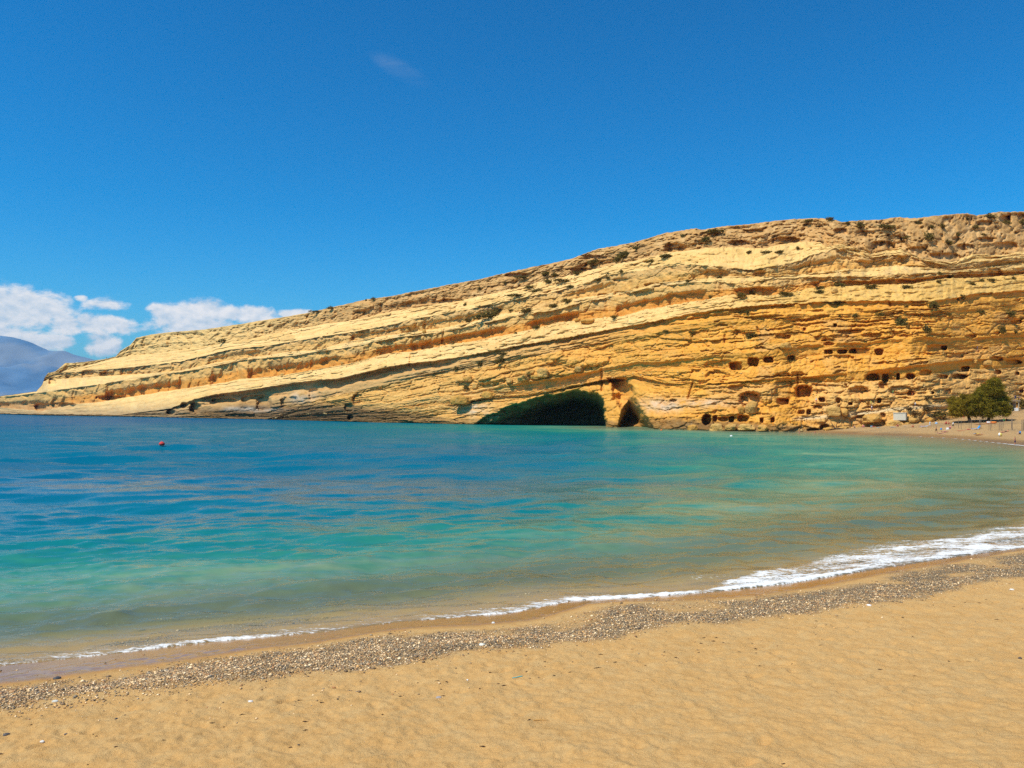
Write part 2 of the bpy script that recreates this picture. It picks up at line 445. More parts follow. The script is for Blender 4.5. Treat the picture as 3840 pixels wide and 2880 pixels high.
def wide_ground():
    th = np.radians(np.arange(0, 360.01, 1.5))
    r = np.array([0.5, 2, 4, 6, 8, 11, 15, 20, 26, 34, 45, 60, 80, 100, 120, 140, 170, 210, 260, 320, 420, 600, 900, 1500, 3000, 6000, 9000])
    X = r[:, None] * np.sin(th)[None, :]; Y = r[:, None] * np.cos(th)[None, :]
    d = shore_dist(X, Y)
    Z = np.maximum(ground_z(X, Y, d), -14.0)
    near = (r[:, None] < 330) & (Y > 5)
    Z = Z - np.where(near, .45, .02) - ss(d, -20, -60) * .4
    me = grid_mesh('ground', np.stack([X, Y, Z], -1), M_BEACH, True, {'gravel': .1 + 0 * X, 'wet': (d < 1) * 1.0})
    tag(link('ground', me), kind='structure')
wide_ground()

# ------------------------------------------------------------------ the sea
base_line = PX([(-300, 1551), (0, 1553), (160, 1558), (500, 1563), (1000, 1573), (1400, 1584), (1700, 1591), (2000, 1597), (2268, 1600), (2450, 1608), (2700, 1616), (2900, 1619),
                (3060, 1618), (3130, 1612), (3200, 1603), (3340, 1593), (3500, 1583), (3560, 1572), (3640, 1558), (3760, 1548), (3800, 1538), (3840, 1532), (4200, 1515)])
cliff_shore = on_water(base_line[8:13])

def sea():
    v = np.concatenate([[1530.9, 1532.5, 1535, 1538], np.arange(1541.0, 2000, 2.4), np.arange(2000.0, 2720.0, 2.7)])
    Dg = H * F / (v - HY)
    u = np.concatenate([np.arange(-2600., -300, 60), np.arange(-300.0, 4150.0, 8.2), np.arange(4150., 6000, 60)])
    X = (u[None, :] - CX) / F * Dg[:, None]; Y = Dg[:, None] + 0 * u[None, :]
    d = -shore_dist(X, Y)
    # water depth: beach shelf, plus the shelf in front of the caves
    dep = -np.where(d > 0, ground_z(X, Y, -d), 0)
    cd = np.full(X.shape, 1e9)
    for a, b in zip(cliff_shore[:-1], cliff_shore[1:]):
        e = b - a; tt = np.clip(((X - a[0]) * e[0] + (Y - a[1]) * e[1]) / (e @ e), 0, 1)
        cd = np.minimum(cd, np.hypot(X - a[0] - tt * e[0], Y - a[1] - tt * e[1]))
    dep = dep * np.interp(X, [-40, -10, 5, 20, 45, 80], [1.25, 1.1, .85, .58, .48, .48])
    dep2 = 0.9 + cd * .036 + .5 * vn(X * .03, Y * .03, 4)
    dep = np.where(d > 0, np.minimum(dep, np.maximum(dep2, .1)), 0)
    # waves: each wavelength carried as far out as the mesh resolves it
    th = math.radians(20)
    a = X * math.cos(th) + Y * math.sin(th); b = -X * math.sin(th) + Y * math.cos(th)
    fade = 1 - ss(Y, 60, 140)
    step = Y * Y / (H * F) * 2.6
    Z = 0 * X
    for i, (lam, amp, near) in enumerate([(.32, .032, .4), (.6, .062, .6), (1.15, .105, 1.0), (2.3, .14, 2.0), (4.6, .15, 5), (9, .20, 12), (18, .28, 26), (36, .30, 60)]):
        w = (1 - ss(step * 3.0 / lam, .8, 1.6)) * ss(d, near * .3, near * 1.6)
        if lam > 4: amp = amp * (1 + 2.2 * ss(Y, 45, 130))
        Z = Z + amp * w * fbm(a / (lam * 1.7) + .25 * vn(b / lam, a / lam, 80 + i), b / lam, 2, 41 + 3 * i)
    # small breaker rolling in just off the shore
    bn = vn(a * .16, 0 * a + 3.0, 51)
    cr = 1.7 + .6 * vn(a * .09, 0 * a, 52)
    brk = np.exp(-((d - cr) / .42) ** 2) * np.clip(.35 + .75 * bn, 0, 1)
    Z = Z + brk * .12 * fade
    # run-up film follows the sand
    shore_z = ground_z(X, Y, -d)
    runup = (d < .3) & (d > -.75 + .25 * vn(a * .35, 0 * a, 55)) & (Y < 100)
    # foam
    lineA = np.exp(-((d - .05 - .12 * vn(a * .7, 0 * a, 61)) / (.24 + .34 * (1 + vn(a * .30, 0 * a, 62)))) ** 2)
    lineB = np.exp(-((d - cr + .35) / .30) ** 2) * ss(bn, .1, .7) * .8
    xi = X / np.maximum(Y, 1) * F + CX
    rightw = ss(xi, 2560, 2760)
    wide = np.interp(xi, [2500, 2655, 2850, 3050, 3300, 3560, 3840, 4400], [.1, 1.3, 2.6, 3.7, 4.6, 5.0, 6.6, 7])
    patch = rightw * (1 - ss(d, wide * .55, wide)) * ss(d, -.2, .1) * (.60 + .25 * vn(a * .7, b * 2.5, 63))
    lead = rightw * np.exp(-((d - .28) / .33) ** 2) * (1 - .55 * ss(xi, 3050, 3400))
    midw = ss(xi, 2090, 2160) * (1 - ss(xi, 2560, 2680)) * np.exp(-((d - .18) / .24) ** 2)
    foam = np.clip(np.maximum.reduce([lineA * (.48 + .30 * vn(a * .22, 0 * a, 68)) * (1 - .35 * rightw), lineB * .7, patch, lead * 1.1, midw * 1.15]), 0, 1.3)
    foam = foam * (Y < 100)
    farf = (Y > 100) * np.exp(-((d - .1) / (.5 + .9 * ss(xi, 3700, 3830))) ** 2) * .9 * ss(xi, 3180, 3500)
    foam = np.maximum(foam, farf)
    Z = Z + np.clip(foam, 0, 1) * .05 * (1 + vn(X * 5, Y * 5, 66)) * fade
    Z = np.where(d < -.02, np.where(Y < 100, -.05 + .04 * d, 0.0 + .03 * d), Z)
    far = ss(Y, 40, 320) + 0 * X
    me = grid_mesh('sea', np.stack([X, Y, Z], -1)[::-1], M_WATER, True, {'depth': dep[::-1], 'foam': foam[::-1], 'far': far[::-1]})
    tag(link('sea', me), kind='structure')
sea()

# ------------------------------------------------------------------ the cliff
T_ = PX([(-300, 1546), (-120, 1510), (0, 1486), (136, 1468), (158, 1443), (167, 1416), (181, 1398), (208, 1393), (244, 1362), (316, 1357), (393, 1346), (434, 1337), (452, 1316),
         (488, 1294), (511, 1267), (565, 1255), (633, 1246), (769, 1235), (904, 1215), (1000, 1199), (1149, 1174), (1262, 1149), (1352, 1127), (1488, 1106), (1578, 1088), (1669, 1070),
         (1782, 1050), (1858, 1032), (1994, 1002), (2084, 984), (2175, 959), (2242, 934), (2378, 909), (2500, 873), (2611, 856), (2633, 860), (2721, 848), (2816, 840), (2896, 829),
         (2975, 821), (3054, 818), (3133, 824), (3152, 832), (3260, 826), (3377, 815), (3425, 818), (3520, 808), (3630, 800), (3662, 808), (3757, 794), (3840, 793), (4200, 775)])
footA = PX([(-300, 1547), (434, 1340), (588, 1325), (723, 1307), (814, 1289), (904, 1276), (1081, 1240), (1352, 1192), (1533, 1156), (1736, 1122), (1900, 1088), (2100, 1040), (2300, 990),
            (2446, 963), (2500, 949), (2608, 937), (2721, 924), (2864, 929), (2959, 911), (3076, 908), (3101, 924), (3156, 914), (3266, 952), (3380, 927), (3456, 970), (3567, 984), (3646, 952), (3757, 956), (3840, 940), (4200, 925)])
lipB = PX([(-300, 1547.5), (0, 1486), (181, 1402), (420, 1385), (542, 1371), (678, 1357), (859, 1312), (1000, 1298), (1216, 1262), (1397, 1230), (1578, 1190), (1759, 1160), (1953, 1117), (2053, 1099),
           (2197, 1063), (2288, 1030), (2491, 999), (2595, 990), (2690, 998), (2829, 1013), (2943, 990), (3006, 975), (3038, 956), (3133, 935), (3266, 965), (3380, 955), (3567, 1000), (3840, 965), (4200, 950)])
footB = PX([(-300, 1548), (0, 1487), (181, 1422), (542, 1402), (678, 1389), (796, 1362), (904, 1343), (1049, 1325), (1171, 1312), (1352, 1276), (1533, 1249), (1669, 1226), (1781, 1203), (1881, 1176), (2053, 1153),
            (2152, 1121), (2333, 1094), (2491, 1054), (2658, 1038), (2763, 1035), (2848, 1036), (2975, 1028), (3044, 1019), (3200, 1008), (3361, 995), (3431, 994), (3567, 1012), (3840, 990), (4200, 975)])
lipC = PX([(-300, 1548.5), (0, 1490), (136, 1474), (172, 1470), (300, 1452), (452, 1429), (678, 1395), (796, 1376), (904, 1352), (1126, 1332), (1275, 1307), (1510, 1264), (1669, 1242), (1849, 1202), (1953, 1180), (2089, 1160),
           (2197, 1130), (2500, 1072), (2690, 1057), (2753, 1064), (2880, 1054), (3038, 1038), (3200, 1035), (3400, 1035), (3840, 1005), (4200, 990)])
footC = PX([(-300, 1549), (0, 1528), (158, 1540), (280, 1515), (384, 1506), (452, 1493), (678, 1457), (845, 1434), (900, 1421), (990, 1415), (1081, 1402), (1194, 1382), (1307, 1362), (1442, 1330), (1533, 1316), (1669, 1294),
            (1804, 1271), (1940, 1244), (2107, 1206), (2242, 1192), (2333, 1187), (2423, 1162), (2559, 1137), (2721, 1105), (2880, 1106), (2975, 1095), (3051, 1080), (3251, 1066), (3425, 1063), (3551, 1046), (3710, 1041), (3840, 1028), (4200, 1012)])
lipD = PX([(-300, 1549.5), (0, 1551), (450, 1556), (640, 1532), (655, 1524), (732, 1495), (814, 1477), (949, 1461), (1103, 1434), (1262, 1420), (1442, 1380), (1623, 1353), (1804, 1321), (1900, 1307), (2016, 1280), (2152, 1257), (2288, 1230),
           (2423, 1207), (2604, 1170), (2721, 1155), (2911, 1139), (3085, 1130), (3346, 1127), (3488, 1130), (3615, 1108), (3840, 1088), (4200, 1070)])
footD = PX([(-300, 1550), (0, 1552), (655, 1550), (900, 1538), (1126, 1511), (1329, 1466), (1465, 1440), (1669, 1400), (1900, 1362), (1971, 1340), (2152, 1302), (2378, 1270), (2500, 1252), (2721, 1228), (2943, 1208), (3200, 1196), (3840, 1165), (4200, 1150)])
lipF = PX([(-300, 1550.3), (0, 1552.5), (1000, 1570), (1126, 1545), (1329, 1520), (1456, 1515), (1578, 1497), (1709, 1478), (1790, 1461), (1903, 1438), (2089, 1415), (2242, 1388), (2369, 1359), (2500, 1350), (2700, 1330), (2870, 1314), (3060, 1292), (3300, 1272), (3840, 1250), (4200, 1235)])
footF = PX([(-300, 1550.5), (0, 1552.7), (1000, 1571), (1126, 1552), (1329, 1545), (1456, 1535), (1578, 1515), (1709, 1497), (1849, 1486), (2062, 1454), (2242, 1425), (2356, 1400), (2500, 1390), (2640, 1378), (2750, 1388), (2850, 1368), (2920, 1360), (3100, 1328), (3300, 1332), (3840, 1290), (4200, 1275)])
lipG = PX([(-300, 1550.7), (0, 1552.8), (1000, 1572), (1126, 1556), (1456, 1545), (1700, 1515), (1849, 1490), (1989, 1479), (2242, 1431), (2378, 1408), (2500, 1436), (2650, 1440), (2900, 1418), (3000, 1413), (3239, 1391), (3407, 1372), (3600, 1350), (3840, 1335), (4200, 1320)])
footG = PX([(-300, 1550.8), (0, 1552.9), (1000, 1572.5), (1456, 1551), (1700, 1523), (1849, 1498), (1989, 1486), (2242, 1438), (2378, 1416), (2500, 1450), (2900, 1434), (3000, 1430), (3100, 1434), (3240, 1428), (3330, 1428), (3490, 1403), (3600, 1385), (3840, 1372), (4200, 1355)])
lipH = PX([(-300, 1550.9), (0, 1552.95), (1000, 1572.8), (1700, 1585), (2400, 1592), (2620, 1566), (2760, 1566), (2900, 1582), (3000, 1572), (3150, 1560), (3300, 1545), (3400, 1540), (3560, 1540), (3640, 1535), (3840, 1515), (4200, 1500)])
LINES = [base_line, lipH, footG, lipG, footF, lipF, footD, lipD, footC, lipC, footB, lipB, footA, T_]
ANG = [60, 52, 76, 53, 76, 52, 66, 33, 67, 36, 66, 33, 48]
NAMES = ['base', 'low', 'G', 'mid', 'F', 'blocks', 'D', 'benchC', 'C', 'benchB', 'B', 'benchA', 'crust']

class Cliff: pass
CL = Cliff()

def build_cliff():
    xs = np.arange(-300.0, 4200.0, 2.65)
    n = len(xs); K = len(LINES)
    Yl = np.stack([np.interp(xs, L[:, 0], L[:, 1]) for L in LINES])
    for k in range(1, K):
        s = 2.2 if k == K - 1 else 3.0
        e = ss(xs, 1200, 2200) * .5 + .5
        Yl[k] += s * e * (fbm(xs / 55, 0 * xs + k, 3, 100 + k) + .6 * vn(xs / 9, 0 * xs + k, 120 + k)) + (0 if k in (K - 1, 1, 3) else 3.2) * ss(xs, 300, 1500) * vn(xs / 120, 0 * xs + k, 140 + k)
    for k in range(K - 2, -1, -1): Yl[k] = np.maximum(Yl[k], Yl[k + 1] + .25)
    for k in range(1, K): Yl[k] = np.minimum(Yl[k], Yl[k - 1] - .25)
    # foot of the cliff: the sea, or the sand at the right
    Db = H * F / np.maximum(np.interp(xs, base_line[:, 0], base_line[:, 1]) - HY, 4)
    sandy = np.where(xs > 3062)[0]
    for i in sandy:
        c = (HY - Yl[0, i]) / F
        Dd = np.arange(150.0, 420.0, .5)
        g = ground_z((xs[i] - CX) / F * Dd, Dd)
        over = g > H + c * Dd
        Db[i] = Dd[np.argmax(over)] if over.any() else 300.0
    k5 = np.ones(41) / 41.0
    pad = np.concatenate([np.full(20, Db[0]), Db, np.full(20, Db[-1])]); Dsm = np.convolve(pad, k5, 'valid')
    Db = np.where(xs > 3000, Dsm, Db)
    rows_y, rows_D, rows_b, rows_s = [], [], [], []
    def smooth(a, w):
        k = np.hanning(2 * w + 1); k /= k.sum()
        return np.convolve(np.concatenate([np.full(w, a[0]), a, np.full(w, a[-1])]), k, 'valid')
    Db = smooth(Db, 12)
    Dk = Db.copy(); ck = (HY - Yl[0]) / F; zk = H + ck * Dk
    DL = [Db.copy()]
    for b in range(K - 1):
        y0 = smooth(Yl[b], 40); y1 = np.minimum(smooth(Yl[b + 1], 40), y0 - .2)
        ang = ANG[b] + 6 * fbm(xs / 260, 0 * xs + b * 3.3, 2, 200 + b)
        tt = np.tan(np.radians(np.clip(ang, 24, 88)))
        zk = H + (HY - y0) / F * Dk
        c = (HY - y1) / F
        Dk = smooth((H - zk + tt * Dk) / (tt - c), 14)
        DL.append(Dk)
    for b in range(K - 1):
        thick = (Yl[b] - Yl[b + 1])
        nr = int(np.clip(np.percentile(thick, 96) / 2.05, 4, 60))
        for j in range(nr if b < K - 2 else nr + 1):
            s = j / nr
            y = Yl[b] * (1 - s) + Yl[b + 1] * s
            D = DL[b] * (1 - s) + DL[b + 1] * s
            rows_y.append(y); rows_D.append(D); rows_b.append(np.full(n, b)); rows_s.append(np.full(n, s))
    Y = np.array(rows_y); D = np.array(rows_D); B = np.array(rows_b); S = np.array(rows_s)
    Xi = np.broadcast_to(xs, Y.shape)
    mpp = D / F
    # strata coordinate in photo pixels, following the dip
    meanT = np.array([np.mean((Yl[b] - Yl[b + 1])[(xs > 1500) & (xs < 3700)]) for b in range(K - 1)])
    cum = np.concatenate([[0], np.cumsum(meanT)])
    P = cum[B] + S * meanT[B]
    yT = Yl[K - 1][None, :]
    face = np.isin(B, [2, 4, 6, 8, 10]).astype(float)
    bench = np.isin(B, [7, 9, 11]).astype(float)
    crust = (B == 12).astype(float)
    blocks = np.isin(B, [0, 1, 3, 5]).astype(float)
    left = 1 - ss(Xi, 700, 1500)
    right = ss(Xi, 2300, 2800)
    # ---- relief, amplitudes in photo pixels
    disp = 20 * fbm(Xi / 330, P / 200, 3, 1)
    disp += 10 * fbm(Xi / 85, P / 48, 3, 2) * (1 - .45 * bench)
    brk = ss(fbm(Xi / 70, P / 26, 3, 8), .12, .3)
    disp -= 11 * brk * bench * ss(Xi, 900, 2000)
    wob = .22 * fbm(Xi / 210, P / 90, 2, 3)
    def beds(lam, seed, xl):
        q = P / lam + wob * (12 / lam) ** .5; i = np.floor(q)
        r = _hash(i, 0 * i, seed) - .5
        v = vn(Xi / xl, i * 3.7, seed + 1)
        return r + v
    inter = .25 + .95 * ss(fbm(Xi / 150, P / 34, 3, 16), -.25, .4)
    thin = inter * (4.6 * beds(6.5, 10, 60) + 2.2 * beds(3.4, 14, 34)) + 5.0 * beds(19, 12, 150)
    wthin = np.select([B == 6, B == 5, B == 3, B == 1, B == 0, B == 4, B == 2, B == 7], [1.5, .62, .55, .5, .45, .4, .5, .3], .4)
    wthin = np.where((B == 6) & (Xi < 1350), .35, wthin)
    wthin = wthin * (1 - .5 * left)
    disp += thin * wthin
    # block joints
    i = np.floor(P / 22 + wob); ox = _hash(i, 0 * i, 21) * 60
    j = np.floor((Xi + ox + 14 * vn(Xi / 30, P / 25, 22)) / (30 + 26 * _hash(i, 0 * i, 23)))
    disp += 5 * (_hash(i, j, 24) - .5) * np.select([B == 5, B == 3, B == 1, B == 0], [1.15, .9, .7, .9], .12)
    # fractured blocks: two sizes of broken, jointed rock
    def worley(x, y, seed):
        xi = np.floor(x); yi = np.floor(y)
        f1 = np.full(x.shape, 9.0); f2 = np.full(x.shape, 9.0); idv = np.zeros(x.shape)
        for ox in (-1, 0, 1):
            for oy in (-1, 0, 1):
                hx = _hash(xi + ox, yi + oy, seed); hy = _hash(xi + ox, yi + oy, seed + 1)
                dd = np.hypot(xi + ox + .1 + .8 * hx - x, yi + oy + .1 + .8 * hy - y)
                nearer = dd < f1
                f2 = np.where(nearer, f1, np.minimum(f2, dd)); f1 = np.where(nearer, dd, f1); idv = np.where(nearer, hx + hy * .5, idv)
        return f1, f2 - f1, (idv * 7.31) % 1.0
    wx = Xi + 6 * fbm(Xi / 40, P / 20, 2, 401); wy = P + 1.6 * fbm(Xi / 40, P / 14, 2, 403)
    bw = np.select([B == 5, B == 3, B == 1, B == 0, B == 4, B == 2, B == 12, B == 10, B == 8, B == 6], [1, .85, .85, 1.0, .45, .45, .75, .7, .7, .3], .2) * (1 - .45 * left)
    for (lx, ly, amp, crack, sd_) in [(96, 36, 13, 6, 411), (34, 14, 4.8, 2.4, 421), (13, 6.5, 2.0, .9, 431)]:
        f1, ed, idv = worley(wx / lx, wy / ly, sd_)
        disp += bw * (amp * (idv - .5) + crack * (1 - ss(ed, .02, .10)) + amp * .35 * (f1 - .4))
    # fluting on the steep faces
    fl = fbm(Xi / 17 + .9 * fbm(Xi / 25, P / 22, 2, 29), P / 46, 3, 30)
    fl2 = fbm(Xi / 42, P / 120, 2, 33)
    disp += np.select([B == 8, B == 10, B == 12, B == 6], [9.5, 8.5, 2.2 + 6 * left, 4.0], 0) * fl + np.select([B == 8, B == 10, B == 12], [11, 8, 6], 0) * np.abs(fl2) * 1.6
    # rough weathering, pitted crust
    rough = fbm(Xi / 8.5, P / 6.5, 3, 40)
    disp += rough * np.select([crust > 0, bench > 0, face > 0], [4.6, 1.7, 2.6], 2.6)
    pits = np.clip(fbm(Xi / 13, P / 8, 2, 44) - .22, 0, 1)
    pitw = crust * (.35 + .65 * ss(Xi, 1200, 2400)) + .45 * (B == 11) * ss(Xi, 1500, 2200) + .35 * (B == 10) * ss(Xi, 2100, 2600) + .2 * (B == 9) * ss(Xi, 2300, 2900) + .25 * (B <= 3) * right
    disp += 34 * pits * pitw
    disp += crust * ss(Xi, 1500, 2300) * 20 * fbm(Xi / 52, P / 22, 3, 47)
    # overhung notches at the foot of the faces
    def spans(seed, lam, lo, hi): return ss(fbm(Xi / lam, 0 * Xi + seed * 3.1, 3, seed), lo, hi)
    notchC = (B == 8) * (1 - ss(S, .30 + .18 * vn(Xi / 60, 0 * Xi, 50), .62)) * spans(51, 150, -.30, .02)
    notchB = (B == 10) * (1 - ss(S, .35, .75)) * spans(53, 140, -.15, .12)
    notchA = (B == 12) * (1 - ss(S, .22 + .15 * vn(Xi / 45, 0 * Xi, 54), .55)) * spans(55, 130, .02, .25) * ss(Xi, 700, 1300)
    lipDn = (B == 6) * ss(S, .55 - .45 * ss(vn(Xi / 40, 0 * Xi, 58), -.1, .6), .8) * (1 - ss(S, .90, .97)) * (.5 + .5 * spans(57, 90, -.3, .1))
    ragg = .22 + .30 * (.5 + .5 * fbm(Xi / 45, 0 * Xi, 3, 91))
    faceD = (B == 6) * ss(Xi, 730, 800) * (1 - ss(Xi, 1480, 1800)) * ss(S, ragg, ragg + .12) * (1 - ss(S, .95, .99))
    disp += 46 * faceD
    notchG = (B == 2) * (1 - ss(S, .75, .98)) * spans(59, 160, -.35, -.05)
    notchF = (B == 4) * (1 - ss(S, .72, .97)) * spans(61, 170, -.3, 0) * ss(Xi, 1500, 1700)
    disp += (34 + 8 * left) * notchC + (24 + 6 * left) * notchB + 28 * notchA + 26 * lipDn * (1 - .35 * ss(Xi, 2400, 2900)) + 13 * notchG + 11 * notchF
    # upper part of the sloping benches keeps a little ripple
    disp += bench * (5.0 * fbm(Xi / 55, P / 7, 3, 63) + 4 * fbm(Xi / 20, P / 9, 3, 64) * ss(Xi, 700, 1600))
    # scattered short ledge shadows right half
    sl = ss(fbm(Xi / 75, P / 8.5, 3, 71), .20, .30)
    disp += 17 * sl * np.select([B == 6, B == 5, B == 3, B == 1, B == 7], [1, .9, .9, .7, .25], .15) * (.4 + .6 * right)
    disp += bench * ss(Xi, 2000, 2800) * (8 * fbm(Xi / 30, P / 11, 3, 95) + 3.4 * beds(6, 96, 50))
    # left end: fluted, scalloped faces and ledgy benches
    lf = 1 - ss(Xi, 1500, 2100)
    scal = np.abs(fbm(Xi / 34 + .8 * fbm(Xi / 40, P / 30, 2, 501), P / 52, 3, 503))
    disp += lf * np.isin(B, [8, 10, 12]) * (28 * scal + 16 * np.clip(fbm(Xi / 12, P / 26, 3, 505), -.2, 1))
    lb = ss(fbm(Xi / 130, P / 7, 2, 507), .18, .26)
    disp += bench * 5 * lb * (.35 + .65 * ss(Xi, 300, 900))
    out = ss(fbm(Xi / 60, P / 20, 3, 509), .16, .28)
    disp -= bench * 9 * out * ss(Xi, 500, 1100) * (1 - .5 * ss(Xi, 2400, 3000))
    slab = ss(Xi, 1680, 1780) * (1 - ss(Xi, 2450, 2650))
    disp += 15 * slab * ((B == 2) * (1 - ss(S, .6, .98)) + (B == 4) * (1 - ss(S, .55, .97)))
    # ---- hollows: x, y, rx, ry, depth, power
    holes = [(2650, 1574, 19, 22, 75, 2.5), (2682, 1570, 9, 14, 40, 2.5), (2712, 1572, 20, 9, 34, 3), (2743, 1572, 11, 12, 45, 4), (2786, 1570, 24, 13, 42, 2.4), (2856, 1577, 7, 10, 40, 4), (2897, 1575, 8, 10, 40, 4),
             (2758, 1373, 24, 17, 46, 4), (2825, 1358, 21, 17, 55, 4), (2882, 1349, 19, 12, 55, 3.4), (2966, 1342, 14, 10, 40, 4), (2700, 1368, 60, 18, 12, 3),
             (3014, 1467, 33, 24, 60, 3.4), (3083, 1500, 13, 10, 50, 2.6), (2937, 1506, 26, 14, 46, 3.6), (2942, 1466, 38, 40, 17, 5), (3040, 1462, 62, 48, 17, 5), (2815, 1500, 44, 34, 42, 2.2), (2770, 1456, 42, 13, 18, 3), (2690, 1408, 48, 15, 16, 2.4), (2990, 1405, 26, 12, 16, 3), (2938, 1405, 28, 9, 15, 3),
             (3270, 1415, 27, 14, 50, 3), (3320, 1418, 13, 17, 50, 3), (3312, 1445, 18, 14, 42, 2.6), (3368, 1412, 7, 14, 48, 4), (3415, 1412, 17, 12, 50, 3), (3470, 1398, 22, 12, 20, 3), (3300, 1412, 55, 16, 15, 3),
             (3106, 1320, 17, 9, 42, 4), (3158, 1319, 19, 9, 45, 3), (3197, 1317, 15, 10, 45, 3), (3296, 1320, 17, 13, 45, 3), (3118, 1340, 30, 8, 15, 3), (3170, 1341, 34, 9, 18, 3), (3230, 1316, 34, 12, 16, 4),
             (3110, 1283, 30, 14, 14, 3), (3108, 1290, 20, 9, 26, 2), (3595, 1412, 30, 10, 46, 2.6), (3620, 1384, 18, 11, 42, 3), (3535, 1413, 22, 8, 28, 2.4), (3512, 1307, 40, 15, 20, 3), (3540, 1305, 12, 10, 30, 3), (3742, 1396, 15, 9, 34, 3), (3814, 1401, 9, 7, 34, 3), (3800, 1358, 34, 9, 36, 2.6), (3735, 1345, 26, 9, 26, 2.4),
             (3220, 1470, 40, 24, 24, 2.4), (3378, 1466, 48, 20, 20, 3), (3415, 1475, 14, 12, 26, 2.6), (3297, 1503, 8, 11, 40, 5), (3189, 1514, 8, 6, 36, 3), (3144, 1502, 10, 12, 30, 2.4), (3498, 1473, 6, 6, 34, 2.6), (3554, 1469, 14, 9, 28, 3.4), (3068, 1528, 18, 9, 26, 2.4), (3005, 1546, 14, 9, 24, 3.4), (3032, 1546, 9, 12, 34, 2.6), (3092, 1603, 18, 14, 48, 4), (3050, 1612, 22, 7, 30, 2.4), (3310, 1560, 11, 12, 24, 2.6), (3227, 1563, 20, 8, 20, 2.4),
             (2524, 1502, 14, 6, 22, 2.2), (3131, 1220, 8, 8, 40, 2.4), (3017, 1236, 6, 9, 22, 4), (2935, 1264, 30, 10, 22, 4), (3078, 1270, 26, 12, 14, 3), (3430, 1224, 34, 14, 14, 3), (3190, 1245, 50, 9, 22, 2.6), (3270, 1258, 40, 9, 20, 2.4), (3830, 1467, 9, 7, 34, 2.6), (3770, 1210, 44, 8, 20, 2.4), (3810, 1208, 24, 9, 26, 2.4), (3640, 1262, 24, 8, 20, 2.4),
             (195, 1432, 14, 13, 26, 2.4), (330, 1398, 26, 12, 18, 2.6), (400, 1403, 30, 9, 18, 3), (480, 1393, 30, 14, 14, 4), (152, 1528, 24, 18, 40, 2.2), (230, 1522, 60, 12, 26, 2.6), (415, 1493, 55, 10, 26, 3), (640, 1545, 18, 12, 36, 2), (732, 1530, 24, 22, 46, 2.0), (690, 1520, 14, 12, 30, 2), (990, 1515, 30, 30, 40, 2.2), (1085, 1510, 34, 26, 26, 3), (960, 1500, 60, 20, 24, 3), (840, 1502, 50, 8, 30, 3), (1180, 1482, 24, 24, 16, 2.6), (1310, 1530, 20, 16, 22, 2.4), (1340, 1497, 22, 22, 18, 2.6), (900, 1560, 60, 10, 16, 2.4), (1315, 1566, 12, 12, 30, 2),
             (3245, 880, 40, 16, 14, 3), (3060, 868, 56, 34, 20, 4), (2946, 905, 60, 18, 30, 2.6), (2770, 912, 40, 12, 24, 2.6), (2530, 930, 44, 18, 30, 2.6), (2660, 880, 36, 12, 26, 2.4), (2830, 868, 36, 9, 18, 2.4), (3152, 868, 26, 14, 22, 3), (3310, 925, 50, 22, 24, 3), (3440, 945, 50, 20, 22, 2.6), (3410, 975, 46, 18, 26, 2.8), (3540, 962, 70, 14, 26, 2.6), (3700, 900, 32, 11, 26, 2.6), (3780, 925, 40, 18, 22, 2.6), (3620, 928, 34, 14, 22, 2.6), (3770, 822, 24, 14, 40, 2.6), (3830, 815, 16, 18, 30, 2.6), (3555, 824, 20, 13, 18, 3), (3690, 838, 34, 12, 22, 2.4), (3180, 955, 46, 22, 20, 4), (3730, 1022, 30, 18, 18, 4),
             (2200, 965, 90, 9, 24, 2.6), (1935, 1032, 50, 9, 24, 2.6), (2180, 1012, 46, 8, 18, 2.4), (1685, 1132, 55, 12, 22, 2.6), (2330, 1052, 30, 10, 14, 2.4), (2460, 1070, 44, 10, 18, 2.6), (2330, 1103, 30, 10, 20, 2.4), (2260, 1110, 22, 10, 16, 2.4)]
    for (hx, hy, rx, ry, dp, pw) in holes:
        c0 = max(0, int((hx - 1.5 * rx + 300) / 2.65) - 1); c1 = int((hx + 1.5 * rx + 300) / 2.65) + 2
        xx = Xi[:, c0:c1]; yy = Y[:, c0:c1]
        wj = .16 * fbm(xx / 9, yy / 9, 2, int(hx)) 
        r = (np.abs((xx - hx) / rx) ** pw + np.abs((yy - hy) / ry) ** pw) ** (1 / pw) + wj
        disp[:, c0:c1] += dp * 1.15 * (1 - ss(r, .72, 1.06))
    # ---- bulges: rounded boulders and buttresses that are one with the rock
    for (hx, hy, rx, ry, dp) in [(3125, 1500, 30, 30, 26), (3290, 1490, 60, 34, 22), (3185, 1500, 40, 40, 26), (3380, 1462, 40, 12, 14), (3520, 1470, 50, 26, 20), (3110, 1480, 40, 14, 10), (3265, 1565, 60, 22, 22), (3353, 1590, 40, 16, 22), (2870, 1480, 26, 36, 20), (2180, 1345, 110, 34, 22), (2080, 1340, 50, 26, 14), (1830, 1415, 60, 26, 26), (2102, 1392, 60, 18, 16), (1740, 1420, 36, 18, 18), (3250, 925, 22, 40, 16), (2450, 1560, 40, 50, 10), (2740, 1550, 40, 14, 14)]:
        c0 = max(0, int((hx - 1.3 * rx + 300) / 2.65) - 1); c1 = int((hx + 1.3 * rx + 300) / 2.65) + 2
        xx = Xi[:, c0:c1]; yy = Y[:, c0:c1]
        r = np.sqrt(((xx - hx) / rx) ** 2 + ((yy - hy) / ry) ** 2) + .15 * fbm(xx / 14, yy / 14, 2, int(hx))
        disp[:, c0:c1] -= dp * np.sqrt(np.clip(1 - r * r, 0, 1))
